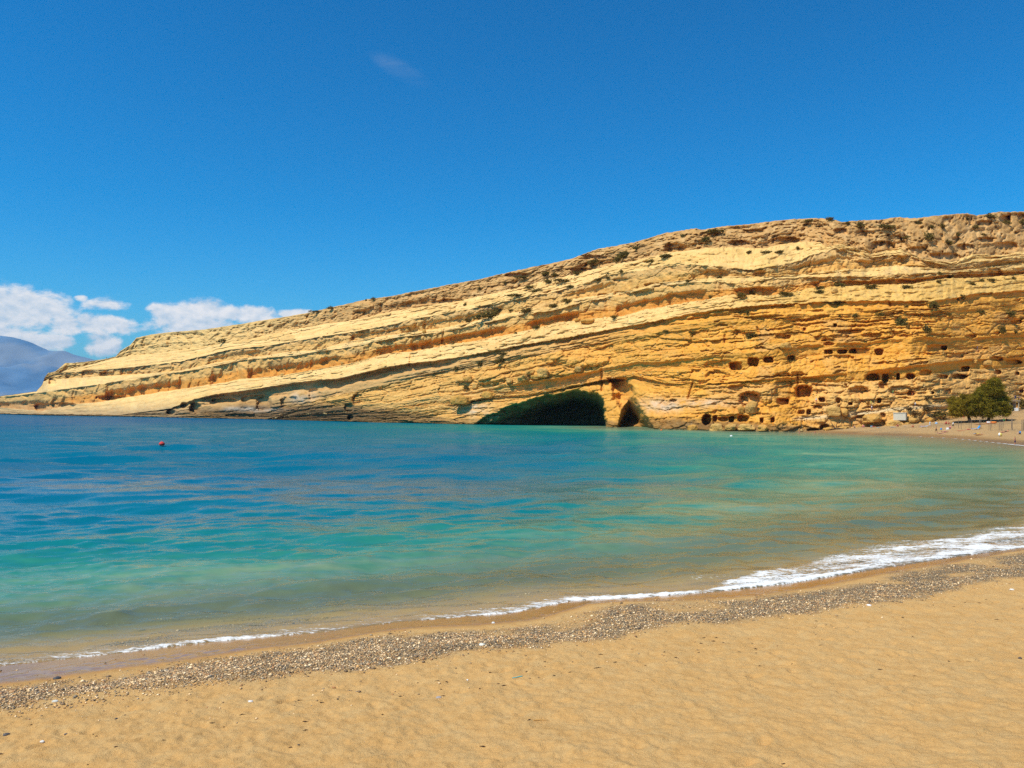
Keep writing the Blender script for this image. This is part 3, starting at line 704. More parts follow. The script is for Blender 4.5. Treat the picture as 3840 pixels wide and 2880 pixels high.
    # ---- the sea cave and its neighbour
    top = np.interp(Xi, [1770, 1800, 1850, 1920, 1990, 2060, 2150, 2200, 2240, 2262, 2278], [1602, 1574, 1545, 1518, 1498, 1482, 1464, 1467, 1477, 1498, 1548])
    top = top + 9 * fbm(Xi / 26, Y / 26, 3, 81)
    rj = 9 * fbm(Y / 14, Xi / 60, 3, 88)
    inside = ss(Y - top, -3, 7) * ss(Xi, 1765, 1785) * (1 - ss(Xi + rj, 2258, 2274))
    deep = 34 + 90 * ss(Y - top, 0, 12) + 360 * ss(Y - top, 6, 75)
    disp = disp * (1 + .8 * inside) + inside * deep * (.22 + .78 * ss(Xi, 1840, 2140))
    top2 = np.interp(Xi, [2312, 2330, 2358, 2395, 2428, 2456], [1610, 1540, 1500, 1530, 1566, 1612]) + 4 * fbm(Xi / 14, Y / 14, 2, 83)
    in2 = ss(Y - top2, -3, 8) * ss(Xi, 2312, 2328) * (1 - ss(Xi, 2444, 2458))
    disp = disp * (1 - .5 * in2) + in2 * (50 + 200 * ss(Y - top2, 5, 60))
    # chute of shade right of the cave, under a leaning slab
    gx = np.interp(Y, [1405, 1450, 1500, 1540], [2300, 2335, 2345, 2372])
    gul = np.exp(-((Xi - gx) / (34 + 12 * fbm(Xi / 16, Y / 16, 3, 85))) ** 4) * ss(Y, 1414, 1426) * (1 - ss(Y, 1560, 1600))
    disp += 100 * gul
    edge = np.exp(-((Xi - 2282 - (Y - 1500) * .12) / 16) ** 2) * ss(Y, 1480, 1500)
    disp -= 8 * edge
    # deep vertical joints
    for (jx, y0, y1, sl_) in [(2256, 1380, 1470, .02), (2990, 1400, 1490, .03), (3170, 1440, 1490, .5), (2838, 1225, 1265, .4), (2718, 1255, 1290, 0), (3335, 1130, 1150, .2), (1540, 1330, 1372, -.1), (1170, 1350, 1385, -.1), (1080, 1360, 1400, -.1), (1665, 1235, 1290, -.15), (2600, 1430, 1500, -.3), (676, 1415, 1465, 0), (640, 1420, 1470, -.15), (3590, 1110, 1130, .1)]:
        g = np.exp(-((Xi - jx - sl_ * (Y - y0)) / 4.0) ** 2) * ss(Y, y0 - 5, y0 + 5) * (1 - ss(Y, y1 - 5, y1 + 5))
        disp += 16 * g
    # keep the skyline row calm and the base seated
    disp *= 1 - .6 * (1 - ss(yT - Y, -14, 0) * 0 - ss(Y - yT, 0, 14))
    D2 = D + disp * mpp * 1.05
    # ---- rock colour
    def col(*c): return np.array(c)
    colr = np.zeros(Y.shape + (3,)) + col(.70, .40, .115)
    def mixc(m, c):
        nonlocal colr
        colr = colr * (1 - m[..., None]) + np.asarray(c) * m[..., None]
    n1 = fbm(Xi / 70, P / 40, 4, 301); n2 = fbm(Xi / 160, P / 16, 3, 303); n3 = fbm(Xi / 24, P / 18, 3, 305)
    mixc(bench, col(.85, .575, .235)); mixc(bench * ss(n2, 0, .6) * .45, col(.74, .46, .15))
    gold = ss(Xi, 1500, 2700) * (P < cum[7])
    mixc(gold * .95, col(.77, .365, .055))
    mixc(gold * ss(n1, 0, .5) * .6, col(.84, .43, .085))
    mixc(gold * ss(n2, .05, .45) * .5, col(.58, .28, .055))
    mixc(bench * out * .55 * ss(Xi, 400, 1000), col(.66, .42, .14)); mixc(bench * ss(fbm(Xi / 240, P / 5, 3, 341), .05, .4) * .35, col(.72, .46, .16))
    mixc(bench * ss(Xi, 1900, 2900) * .4, col(.78, .50, .15)); mixc((B == 7) * ss(Xi, 2500, 3100) * .6, col(.72, .42, .09)); mixc(bench * ss(n3, .1, .5) * .45 * ss(Xi, 1500, 2400), col(.54, .36, .13))
    mixc(face * .35 * (1 - gold), col(.76, .50, .19)); mixc(face * ss(n1, .0, .5) * .35 * (1 - gold), col(.56, .35, .15))
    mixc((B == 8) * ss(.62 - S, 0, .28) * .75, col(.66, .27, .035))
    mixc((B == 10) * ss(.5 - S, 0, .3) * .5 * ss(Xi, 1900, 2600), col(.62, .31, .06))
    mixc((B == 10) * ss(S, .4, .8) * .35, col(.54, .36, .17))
    mixc(crust * .8, col(.54, .32, .125)); mixc(crust * ss(n3, .0, .5) * .5, col(.66, .44, .20)); mixc(crust * ss(-n3, .1, .5) * .55, col(.34, .205, .085))
    mixc(crust * left, col(.72, .49, .19))
    mixc(crust * ss(.35 - S, 0, .2) * ss(n1, -.1, .3) * .6 * ss(Xi, 2300, 2600), col(.60, .33, .10))
    mixc((B == 9) * ss(n3, .1, .5) * .3, col(.50, .36, .20))
    mixc((B == 6) * (1 - gold) * .7, col(.52, .32, .13))
    # wet, lichen-dark rock at the water
    hz = (H + (HY - Y) / F * D2)
    px_up = np.interp(Xi, xs, Yl[0]) - Y
    dk = np.interp(Xi, [-300, 100, 500, 800, 900, 1300, 1500, 1700, 2300, 2500, 2700, 2900, 3040, 3080], [18, 16, 26, 44, 64, 78, 52, 26, 30, 52, 40, 32, 20, 0])
    splash = (1 - ss(px_up + 9 * fbm(Xi / 22, Y / 12, 3, 311), dk * .55, dk * 1.15)) * (dk > 1)
    mixc(splash * np.interp(Xi, [0, 500, 900, 1300, 1500, 1800, 2400, 2600, 3000], [.5, .55, .92, .92, .75, .5, .6, .85, .7]), col(.14, .088, .045))
    mixc((1 - ss(px_up, 1.5, 5)) * (Xi < 3080) * .85, col(.20, .14, .05))
    tanw = (1 - ss(px_up + 8 * n1 * 2, 20, 75)) * (1 - ss(Xi, 600, 800)); mixc(tanw * .6, col(.42, .30, .165))
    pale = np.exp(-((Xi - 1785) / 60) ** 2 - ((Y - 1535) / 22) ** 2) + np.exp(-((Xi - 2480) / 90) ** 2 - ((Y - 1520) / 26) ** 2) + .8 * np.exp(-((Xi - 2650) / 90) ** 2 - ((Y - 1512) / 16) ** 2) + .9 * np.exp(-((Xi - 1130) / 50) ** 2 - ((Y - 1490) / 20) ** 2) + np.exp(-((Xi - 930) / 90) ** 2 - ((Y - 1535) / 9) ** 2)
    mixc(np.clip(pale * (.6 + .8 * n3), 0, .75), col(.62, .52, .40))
    mixc(inside * .85, col(.34, .22, .10)); mixc(inside * ss(Y - top, 35, 90) * .8, col(.16, .10, .05))  # shade of the cave put into the rock colour, darkest low down
    grey = ss(fbm(Xi / 120, P / 60, 3, 331), .15, .5) * right * blocks; mixc(grey * .3, col(.50, .34, .17))
    path = np.exp(-((Y - np.interp(Xi, [2960, 3100, 3250, 3330, 3500, 3600], [1572, 1562, 1548, 1536, 1524, 1518])) / 7) ** 2) * ss(Xi, 2960, 3020) * (1 - ss(Xi, 3480, 3600)); mixc(path * .85, col(.72, .58, .36))
    low = (B <= 1) * ss(Xi, 2980, 3100); mixc(low * .35, col(.66, .49, .23))
    colr *= (1 + .10 * rough[..., None] + .06 * n3[..., None])
    Pt = ray(Xi, Y, D2)
    # plateau behind the edge and a skirt below the foot
    back = []
    top_row = Pt[-1]
    rad = np.stack([(xs - CX) / F, np.ones(n)], -1)
    for dd, dz in [(3, .1), (9, .8), (22, 2.5), (60, 8), (140, 30)]:
        r = top_row.copy(); r[:, :2] += rad * dd; r[:, 2] = np.maximum(top_row[:, 2] - dz - .5 * np.abs(vn(xs / 30, 0 * xs + dd, 9)), -3 - .02 * dd)
        back.append(r)
    sk = Pt[0].copy(); sk[:, 2] -= 3.5
    sk2 = sk.copy(); sk2[:, :2] -= rad * 2
    full = np.concatenate([sk2[None], sk[None], Pt, np.array(back)], 0)
    cf = np.concatenate([colr[:1], colr[:1], colr] + [colr[-1:]] * len(back), 0)
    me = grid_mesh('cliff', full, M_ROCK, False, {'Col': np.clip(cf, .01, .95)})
    o = tag(link('cliff', me), kind='structure')
    CL.xs, CL.Y, CL.D, CL.B = xs, Y, D2, B
build_cliff()

def cliff_D(x, y):
    i = int(np.clip(round((x + 300) / 2.65), 0, len(CL.xs) - 1))
    return float(np.interp(-y, -CL.Y[:, i], CL.D[:, i]))
def on_cliff(x, y):
    D = cliff_D(x, y)
    return Vector(ray(np.array(x), np.array(y), np.array(D)).tolist()), D / F
def on_sand(x, y):
    c = (HY - y) / F
    Dd = np.arange(60.0, 420.0, .25) if y < 1700 else np.arange(8.0, 70.0, .02)
    X = (x - CX) / F * Dd
    d = shore_dist(X, Dd)
    z = ground_z(X, Dd, d) + (sand_relief(X, Dd, d) if y > 1700 else 0)
    over = z > H + c * Dd
    # nearest crossing, seen from the camera
    below = H + c * Dd - z
    k = np.where((below[:-1] > 0) & (below[1:] <= 0))[0]
    D = Dd[k[0] + 1] if len(k) else Dd[-1]
    return Vector(((x - CX) / F * D, D, float(np.interp(D, Dd, z)))), D / F

# ------------------------------------------------------------------ far mountain across the gulf
def mountain():
    m, t, out = mat_new('haze_tinted_slope')
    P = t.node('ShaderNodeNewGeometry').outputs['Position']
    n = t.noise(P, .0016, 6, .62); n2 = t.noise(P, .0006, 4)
    c = t.mix(t.ss(n, .35, .65), C(.045, .135, .27), C(.10, .20, .34)); c = t.mix(t.ss(n2, .48, .62, 0, .6), c, C(.26, .28, .31))  # blue of the distant haze put into the slope colour
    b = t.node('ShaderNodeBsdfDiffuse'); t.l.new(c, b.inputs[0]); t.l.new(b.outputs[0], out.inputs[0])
    D0 = 14000.0
    ridge = PX([(-3000, 1340), (-1500, 1270), (-700, 1245), (-350, 1238), (0, 1251), (45, 1258), (113, 1280), (181, 1312), (203, 1316), (244, 1314), (271, 1325), (316, 1337), (362, 1350), (500, 1385), (800, 1450), (1200, 1500), (1600, 1522), (2000, 1530)])
    xs = np.arange(-3000., 2001, 10.0)
    zr = (HY - np.interp(xs, ridge[:, 0], ridge[:, 1])) / F * D0 + 6 * fbm(xs / 40, 0 * xs, 3, 1)
    rows = []
    S = np.linspace(-1, 1, 60)
    for s in S:
        k = 1 - abs(s)
        D = D0 + s * (3600 if s < 0 else 1500)
        X = (xs - CX) / F * D0 + 0 * s
        prof = k ** .85
        Z = (zr + H) * prof + (1 - k) * k * 4 * 420 * fbm(X / 900, 0 * X + s * 4.2, 4, 5) * (zr / 1150) - 8 * (k < .01)
        Z = np.where(k > .97, Z, np.minimum(Z, (zr + H) * (D / D0) * .985))
        rows.append(np.stack([X, D + 0 * X, Z], -1))
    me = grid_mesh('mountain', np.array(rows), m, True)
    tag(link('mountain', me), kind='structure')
mountain()

# ------------------------------------------------------------------ air between here and the far coast
def haze():
    m, t, out = mat_new('sea_air')
    v = t.node('ShaderNodeVolumePrincipled')
    v.inputs['Color'].default_value = C(.45, .72, 1.0)
    v.inputs['Density'].default_value = HAZE
    v.inputs['Anisotropy'].default_value = 0.0
    t.l.new(v.outputs[0], out.inputs['Volume'])
    x0, x1, y0, y1, z0, z1 = -34000, 14000, -9500, 42000, -40, 1380
    V = [(x, y, z) for z in (z0, z1) for y in (y0, y1) for x in (x0, x1)]
    Fc = [(0, 2, 3, 1), (4, 5, 7, 6), (0, 1, 5, 4), (2, 6, 7, 3), (0, 4, 6, 2), (1, 3, 7, 5)]
    o = tag(link('haze', raw_mesh('haze', V, Fc, m)), kind='stuff')
HAZE = 0.000030
haze()

# ------------------------------------------------------------------ vegetation
rng = np.random.default_rng(7)
def mat_leaf(name, c0, c1, scale):
    m, t, out = mat_new(name)
    P = t.node('ShaderNodeNewGeometry').outputs['Position']
    oi = t.node('ShaderNodeObjectInfo').outputs['Random']
    n = t.noise(P, scale, 3, .6)
    c = t.mix(t.ss(n, .3, .7), C(*c0), C(*c1))
    c = t.mix(t.math('MULTIPLY', oi, .5), c, t.mix(1, c, C(1.25, .95, .8), 'MULTIPLY'))
    d = t.node('ShaderNodeBsdfDiffuse'); t.l.new(c, d.inputs[0])
    tl = t.node('ShaderNodeBsdfTranslucent'); t.l.new(c, tl.inputs[0])
    mx = t.node('ShaderNodeMixShader'); mx.inputs[0].default_value = .38
    t.l.new(d.outputs[0], mx.inputs[1]); t.l.new(tl.outputs[0], mx.inputs[2]); t.l.new(mx.outputs[0], out.inputs[0])
    return m
M_SHRUB = mat_leaf('shrub_leaves', (.11, .088, .026), (.23, .18, .05), 1.2)
M_DRY = mat_leaf('dry_shrub_leaves', (.11, .075, .030), (.22, .155, .065), 1.2)
M_TAM = mat_leaf('tamarisk_leaves', (.17, .145, .016), (.36, .28, .032), .7)
M_BARK = simple_mat('bark', (.075, .05, .03), .95, .4, 3)

def leaf_quads(cent, size, flat=.6):
    n = len(cent)
    a = rng.normal(size=(n, 3)); a /= np.linalg.norm(a, axis=1)[:, None]
    b = np.cross(a, rng.normal(size=(n, 3))); b /= np.linalg.norm(b, axis=1)[:, None]
    s = size * rng.uniform(.6, 1.4, (n, 1))
    V = np.stack([cent - a * s, cent + b * s * flat, cent + a * s, cent - b * s * flat], 1).reshape(-1, 3)
    return V, np.arange(4 * n).reshape(n, 4)

def shrub_mesh(seed, n=300):
    r = np.random.default_rng(seed)
    k = 9
    cc = r.normal(size=(k, 3)); cc /= np.linalg.norm(cc, axis=1)[:, None]
    cc *= r.uniform(.35, .72, (k, 1)); cc[:, 2] = np.abs(cc[:, 2]) * .9 - .05
    cen = cc[r.integers(0, k, n)] + r.normal(size=(n, 3)) * .20
    cen[:, 2] = np.maximum(cen[:, 2], -.25)
    V, Fc = leaf_quads(cen, .14, .7)
    return raw_mesh('shrub', V, Fc, None)
SHRUBS = [shrub_mesh(i) for i in range(7)]
DRYM = [shrub_mesh(20 + i, 200) for i in range(2)]
for m_ in SHRUBS: m_.materials.append(M_SHRUB)
for m_ in DRYM: m_.materials.append(M_DRY)

shrub_px = [(2649, 899, 24, 12), (2680, 869, 35, 9), (3038, 826, 18, 7), (2810, 946, 14, 6), (2873, 946, 20, 8), (2924, 946, 22, 7), (2990, 930, 11, 6), (2579, 1054, 14, 7), (2668, 1111, 13, 8), (2778, 1108, 24, 12), (2820, 1096, 14, 8), (2946, 1101, 24, 9),
    (3076, 1078, 15, 8), (3076, 1095, 19, 9), (3146, 1070, 22, 11), (3139, 1138, 28, 9), (2804, 1171, 14, 7), (2816, 1259, 35, 10), (3149, 1185, 11, 7), (2509, 960, 13, 6), (3225, 845, 25, 13), (3327, 851, 36, 10), (3485, 851, 16, 10), (3532, 848, 16, 10),
    (3627, 820, 13, 7), (3482, 889, 24, 18), (3558, 910, 22, 12), (3403, 889, 16, 8), (3830, 832, 16, 19), (3773, 834, 16, 10), (3716, 812, 28, 9), (3523, 1025, 12, 9), (3561, 1035, 16, 12), (3520, 1057, 12, 9), (3267, 1074, 25, 9), (3396, 1076, 20, 8),
    (3643, 1065, 17, 7), (3681, 1052, 11, 7), (3716, 1049, 17, 7), (3800, 1044, 9, 7), (3605, 1115, 23, 12), (3498, 1146, 28, 14), (3376, 1209, 23, 26), (3474, 1234, 22, 17), (3786, 1177, 25, 16), (3760, 1234, 25, 19), (3808, 1244, 11, 9), (3210, 1184, 15, 9),
    (3832, 1193, 12, 9), (1799, 1083, 13, 9), (1827, 1185, 48, 17), (1870, 1167, 18, 18), (1754, 1202, 16, 9), (1980, 1164, 22, 13), (2132, 1129, 24, 10), (2077, 1148, 25, 8), (1915, 1164, 9, 6), (2016, 1088, 20, 9), (2082, 1031, 18, 10), (2048, 1027, 20, 8),
    (2105, 1051, 26, 9), (2229, 984, 32, 10), (2168, 1024, 22, 9), (2322, 975, 20, 12), (2351, 952, 29, 18), (2441, 981, 18, 8), (2496, 961, 28, 7), (2331, 1018, 14, 7), (1797, 1366, 22, 13), (1879, 1352, 26, 17), (1883, 1325, 22, 9), (1747, 1452, 12, 12),
    (1711, 1381, 15, 10), (2496, 1241, 13, 7), (2308, 1187, 18, 9), (1933, 1248, 10, 6), (2053, 1056, 22, 8), (1930, 1108, 35, 7), (1953, 1040, 27, 6), (2595, 1248, 15, 6), (2012, 1228, 20, 8), (1745, 1142, 7, 7), (1190, 1168, 26, 5), (1245, 1155, 20, 6),
    (1372, 1126, 9, 5), (1402, 1120, 13, 5), (836, 1278, 20, 8), (2242, 1050, 16, 6), (2280, 1042, 12, 6), (1985, 1075, 16, 6), (1900, 1060, 14, 7), (2140, 1075, 18, 6), (2390, 930, 20, 8), (2560, 885, 14, 7), (3110, 820, 20, 6), (3180, 838, 16, 8), (3440, 835, 14, 8), (3590, 880, 12, 8), (3660, 850, 16, 9), (3690, 880, 12, 7), (3300, 1180, 16, 7), (3400, 1150, 10, 6), (3560, 1180, 12, 7), (3680, 1170, 14, 8), (2850, 1010, 12, 6), (2700, 1040, 12, 6)]
ZONE = {12: 'on the pitted brown upper crust', 11: 'on the highest pale ledge', 10: 'on the highest pale ledge', 9: 'on the second pale ledge', 8: 'under the orange overhang', 7: 'on the broad pale band of rock',
        6: 'on the thin dark layered beds', 5: 'on blocky ledges above the caves', 4: 'on blocky ledges above the caves', 3: 'between the rows of caves', 2: 'between the rows of caves', 1: 'at the foot of the cliff', 0: 'at the foot of the cliff'}
ORD = ['leftmost', 'second', 'third', 'fourth', 'fifth', 'sixth', 'seventh', 'eighth', 'ninth', 'tenth', 'eleventh', 'twelfth', 'thirteenth', 'fourteenth', 'fifteenth', 'sixteenth', 'seventeenth', 'eighteenth', 'nineteenth', 'twentieth']
ORD += ['twenty-' + w for w in ['first', 'second', 'third', 'fourth', 'fifth', 'sixth', 'seventh', 'eighth', 'ninth']] + ['thirtieth'] + ['thirty-' + w for w in ['first', 'second', 'third', 'fourth', 'fifth', 'sixth', 'seventh', 'eighth', 'ninth']]
def ordn(i, n):
    if n == 1: return ''
    if i == 0: return ', leftmost'
    if i == n - 1: return ', rightmost'
    return ', %s from left' % ORD[i]
def size_word(r): return 'large' if r > 27 else ('small' if r < 15 else 'rounded')

def zone_of(x, y):
    i = int(np.clip(round((x + 300) / 2.65), 0, len(CL.xs) - 1))
    j = int(np.argmin(np.abs(CL.Y[:, i] - y)))
    if y - CL.Y[-1, i] < 14: return 'on the cliff skyline'
    return ZONE[int(CL.B[j, i])]

def place_many(items, noun, meshes, mats, cat, group, adj, squash):
    byz = {}
    for it in items: byz.setdefault((size_word(it[2]), zone_of(it[0], it[1])), []).append(it)
    k = 0
    for (sw, z), lst in byz.items():
        lst.sort()
        for i, (x, y, rx, ry) in enumerate(lst):
            Tn = CL.Y[-1, int(np.clip(round((x + 300) / 2.65), 0, len(CL.xs) - 1))]
            yy = max(y + ry * .35, Tn + 1.5)
            p, mpp = on_cliff(x, yy)
            o = link(noun, meshes[k % len(meshes)])
            fwd = Vector((p.x, p.y, 0)).normalized()
            o.location = p - fwd * (rx * mpp * .25)
            o.scale = (rx * mpp * 1.2, rx * mpp * .8, max(ry * mpp * squash, rx * mpp * .24))
            o.rotation_euler = (0, 0, (k * 2.399) % 6.283)
            if noun == 'shrub' and rx > ry * 2: o.rotation_euler = (0, 0, (k % 2) * math.pi + .2 * math.sin(k))
            tag(o, '%s %s %s %s%s' % (sw, adj, noun.replace('_', ' '), z, ordn(i, len(lst))), cat, group)
            k += 1
place_many(shrub_px, 'shrub', SHRUBS, None, 'shrub', 'shrubs growing on the cliff', 'dark olive', 1.5)

for i, (x, y, rx, ry, m_, lab) in enumerate([(3532, 1556, 38, 13, SHRUBS[1], 'long low green bush left of the tamarisk tree'), (3475, 1536, 20, 13, DRYM[0], 'dry brown bush above the pale boulders of the beach'),
        (3440, 1552, 24, 12, DRYM[1], 'dry brown bush beside the white concrete block'), (3478, 1496, 13, 9, DRYM[0], 'small dry bush under the lowest round cave'), (3830, 1518, 22, 18, SHRUBS[2], 'green bush right of the small beach hut'), (3410, 1535, 16, 9, DRYM[1], 'small dry bush above the white concrete block')]):
    p, mpp = on_cliff(x, y)
    o = link('bush', m_); o.location = p - Vector((p.x, p.y, 0)).normalized() * 1.2; o.scale = (rx * mpp * 1.1, rx * mpp, ry * mpp * 1.6); o.rotation_euler = (0, 0, .6 * i)
    tag(o, lab, 'bush', 'bushes beside the far beach')

# ---- tamarisk trees
def tube(path, radii, sides=7):
    V, Fc = [], []
    for i, (p, r) in enumerate(zip(path, radii)):
        p = Vector(p)
        d = (Vector(path[min(i + 1, len(path) - 1)]) - Vector(path[max(i - 1, 0)])).normalized()
        q = d.to_track_quat('Z', 'Y')
        for k in range(sides):
            a = 2 * math.pi * k / sides
            V.append(p + q @ Vector((math.cos(a) * r, math.sin(a) * r, 0)))
    for i in range(len(path) - 1):
        for k in range(sides):
            k2 = (k + 1) % sides
            Fc.append((i * sides + k, i * sides + k2, (i + 1) * sides + k2, (i + 1) * sides + k))
    return [tuple(v) for v in V], Fc
def merge(parts):
    V, Fc = [], []
    for v, f in parts:
        o = len(V); V += list(v); Fc += [tuple(i + o for i in q) for q in f]
    return V, Fc

def tree(px, py, lobes, label, seed):
    """lobes in photo pixels relative to the trunk foot: dx, dy, rx, ry"""
    r = np.random.default_rng(seed)
    p, mpp = on_sand(px, py)
    root = bpy.data.objects.new('tamarisk_tree', None); COL.objects.link(root); root.location = p
    tag(root, label, 'tree', 'tamarisk trees on the far beach')
    parts = []
    cen = []
    top = min(l[1] for l in lobes)
    fork = Vector((r.uniform(-.3, .3), 0, 1.7))
    parts.append(tube([(0, 0, -.5), (.1, 0, .7), tuple(fork)], [.55, .42, .34]))
    for (dx, dy, rx, ry) in lobes:
        c = Vector((dx * mpp, r.uniform(-1.6, 1.6), -dy * mpp)); R = np.array([rx * mpp, rx * mpp * .85, ry * mpp])
        midp = fork.lerp(c, .5) + Vector((r.uniform(-.4, .4), 0, .3))
        parts.append(tube([tuple(fork), tuple(midp), tuple(c)], [.28, .17, .06], 6))
        R = R * 1.15; n = int(1300 * R[0] * R[2] ** .8)
        k = max(10, int(n / 85))
        d = r.normal(size=(k, 3)); d /= np.linalg.norm(d, axis=1)[:, None]
        cl = np.array(c) + d * R * (r.uniform(.25, 1.0, (k, 1)) ** .6)
        ii = r.integers(0, k, n)
        sp = r.normal(size=(n, 3)) * np.array([.34, .34, .30]); sp[:, 2] -= np.abs(sp[:, 2]) * .3
        cen.append(cl[ii] + sp)
        for q in range(5):
            e = Vector(cl[int(r.integers(0, k))])
            parts.append(tube([tuple(c.lerp(fork, .25)), tuple(c.lerp(e, .5)), tuple(e)], [.08, .05, .02], 5))
    V, Fc = merge(parts)
    link('trunk', raw_mesh('trunk', V, Fc, M_BARK, True), parent=root)
    V, Fc = leaf_quads(np.concatenate(cen), .15, .5)
    link('crown', raw_mesh('crown', V, Fc, M_TAM), parent=root)
tree(3634, 1583, [(-42, -50, 32, 26), (-8, -58, 34, 28), (22, -52, 28, 24), (-50, -78, 18, 16), (-30, -34, 26, 12), (8, -84, 26, 22), (40, -46, 30, 26), (30, -76, 24, 22), (-20, -84, 22, 18)], 'left tamarisk tree with a low rounded olive crown', 3)
tree(3706, 1583, [(-20, -70, 34, 30), (16, -64, 34, 30), (44, -58, 30, 26), (-10, -112, 28, 28), (18, -122, 30, 28), (36, -100, 28, 26), (8, -150, 20, 14), (50, -40, 22, 14), (60, -78, 18, 16), (-46, -52, 28, 24), (-36, -96, 24, 22), (0, -40, 34, 18)], 'taller tamarisk tree with a high olive crown beside the hut', 4)

# ------------------------------------------------------------------ boulders and rubble
def rock_mesh(seed, sub=3, amp=.28, box=.35):
    r = np.random.default_rng(seed)
    bm = bmesh.new(); bmesh.ops.create_icosphere(bm, subdivisions=sub, radius=1.0)
    off = r.uniform(0, 50, 3)
    from mathutils import noise as mn
    for v in bm.verts:
        q = v.co.copy()
        m_ = max(abs(q.x), abs(q.y), abs(q.z))
        q = q.lerp(q / m_ * .82, box)
        n = mn.fractal(q * 1.1 + Vector(off), 1.0, 2.0, 4)
        v.co = q * (1 + amp * n)
        if v.co.z < -.45: v.co.z = -.45 + (v.co.z + .45) * .3
    me = bpy.data.meshes.new('boulder'); bm.to_mesh(me); bm.free()
    a = me.attributes.new('Col', 'FLOAT_COLOR', 'POINT')
    base = [(.62, .35, .09), (.58, .32, .075), (.64, .39, .12), (.52, .31, .09)][seed % 4]
    a.data.foreach_set('color', np.tile(np.array(base + (1,), np.float32), len(me.vertices)))
    me.materials.append(M_ROCK)
    return me
ROCKS = [rock_mesh(i) for i in range(8)]
boulder_px = [(2172, 1384, 19, 11), (1910, 1427, 15, 10), (1967, 1418, 26, 12), (2010, 1413, 17, 9), (2035, 1397, 27, 17), (1989, 1395, 18, 10), (1727, 1497, 34, 17), (1831, 1479, 25, 13), (1754, 1420, 16, 11), (1781, 1447, 11, 10), (1850, 1440, 10, 5), (1880, 1436, 8, 5),
    (2204, 1205, 24, 8), (2166, 1200, 12, 6), (2818, 1527, 28, 22), (2780, 1535, 12, 12), (2946, 1295, 20, 12), (3165, 1543, 20, 14), (3127, 1541, 24, 18), (3353, 1587, 24, 12), (3488, 1577, 16, 11), (3575, 1559, 16, 9), (3270, 1566, 40, 16), (3250, 1580, 18, 8), (2690, 1602, 24, 16), (2740, 1600, 22, 12), (2800, 1600, 28, 12), (2860, 1602, 24, 12), (2600, 1604, 22, 12),
    (1286, 1363, 8, 5), (1530, 1236, 10, 7), (1590, 1242, 9, 8), (1060, 1406, 10, 6), (2790, 1112, 12, 8), (2845, 1103, 12, 9), (3130, 1090, 12, 8), (3420, 1575, 16, 8), (3400, 1590, 14, 7), (3450, 1588, 16, 7), (3520, 1578, 12, 6), (3220, 1598, 14, 5), (3160, 1604, 20, 6), (3110, 1610, 22, 8), (3700, 1360, 16, 10), (3530, 1320, 10, 8), (3655, 1355, 12, 8)]
place_many(boulder_px, 'boulder', ROCKS, None, 'boulder', 'boulders lying on the cliff ledges', 'golden sandstone', 1.35)

def scree():
    r = np.random.default_rng(5)
    oc = np.array([(1, 0, 0), (-1, 0, 0), (0, 1, 0), (0, -1, 0), (0, 0, 1), (0, 0, -1)], float)
    of = np.array([(0, 2, 4), (2, 1, 4), (1, 3, 4), (3, 0, 4), (2, 0, 5), (1, 2, 5), (3, 1, 5), (0, 3, 5)])
    V, Fc, Cc = [], [], []
    n = 0
    R, Cn = CL.Y.shape
    while n < 3600:
        i = int(r.integers(0, Cn)); x = CL.xs[i]
        if x < 1000 or x > 4000: continue
        band = r.choice([7, 7, 9, 11, 12, 1, 1, 0, 3, 5])
        if band in (0, 1) and x < 3000: continue
        js = np.where(CL.B[:, i] == band)[0]
        if len(js) < 3: continue
        j = js[int((r.random() ** 2.0 if band == 7 else r.random()) * (len(js) - 1))] if band != 7 else js[len(js) - 1 - int(r.random() ** 2 * (len(js) - 1))]
        D = CL.D[j, i]; p = ray(x, CL.Y[j, i], D)
        s = D / F * (1.0 + 3.2 * r.random() ** 3) * (1.25 if band in (0, 1) else 1)
        v = oc * s * r.uniform(.7, 1.3, (6, 3)) * np.array([1.2, 1, .8])
        a = r.uniform(0, 6.28); v = v @ np.array([[math.cos(a), math.sin(a), 0], [-math.sin(a), math.cos(a), 0], [0, 0, 1]])
        V.append(v + p); Fc.append(of + 6 * n); c = np.array((.70, .51, .22)) * r.uniform(.65, 1.1); Cc.append(np.tile(c, (6, 1))); n += 1
    me = raw_mesh('scree', np.concatenate(V), np.concatenate(Fc), M_ROCK, False, np.concatenate(Cc))
    o = link('scree', me); tag(o, kind='stuff')
scree()

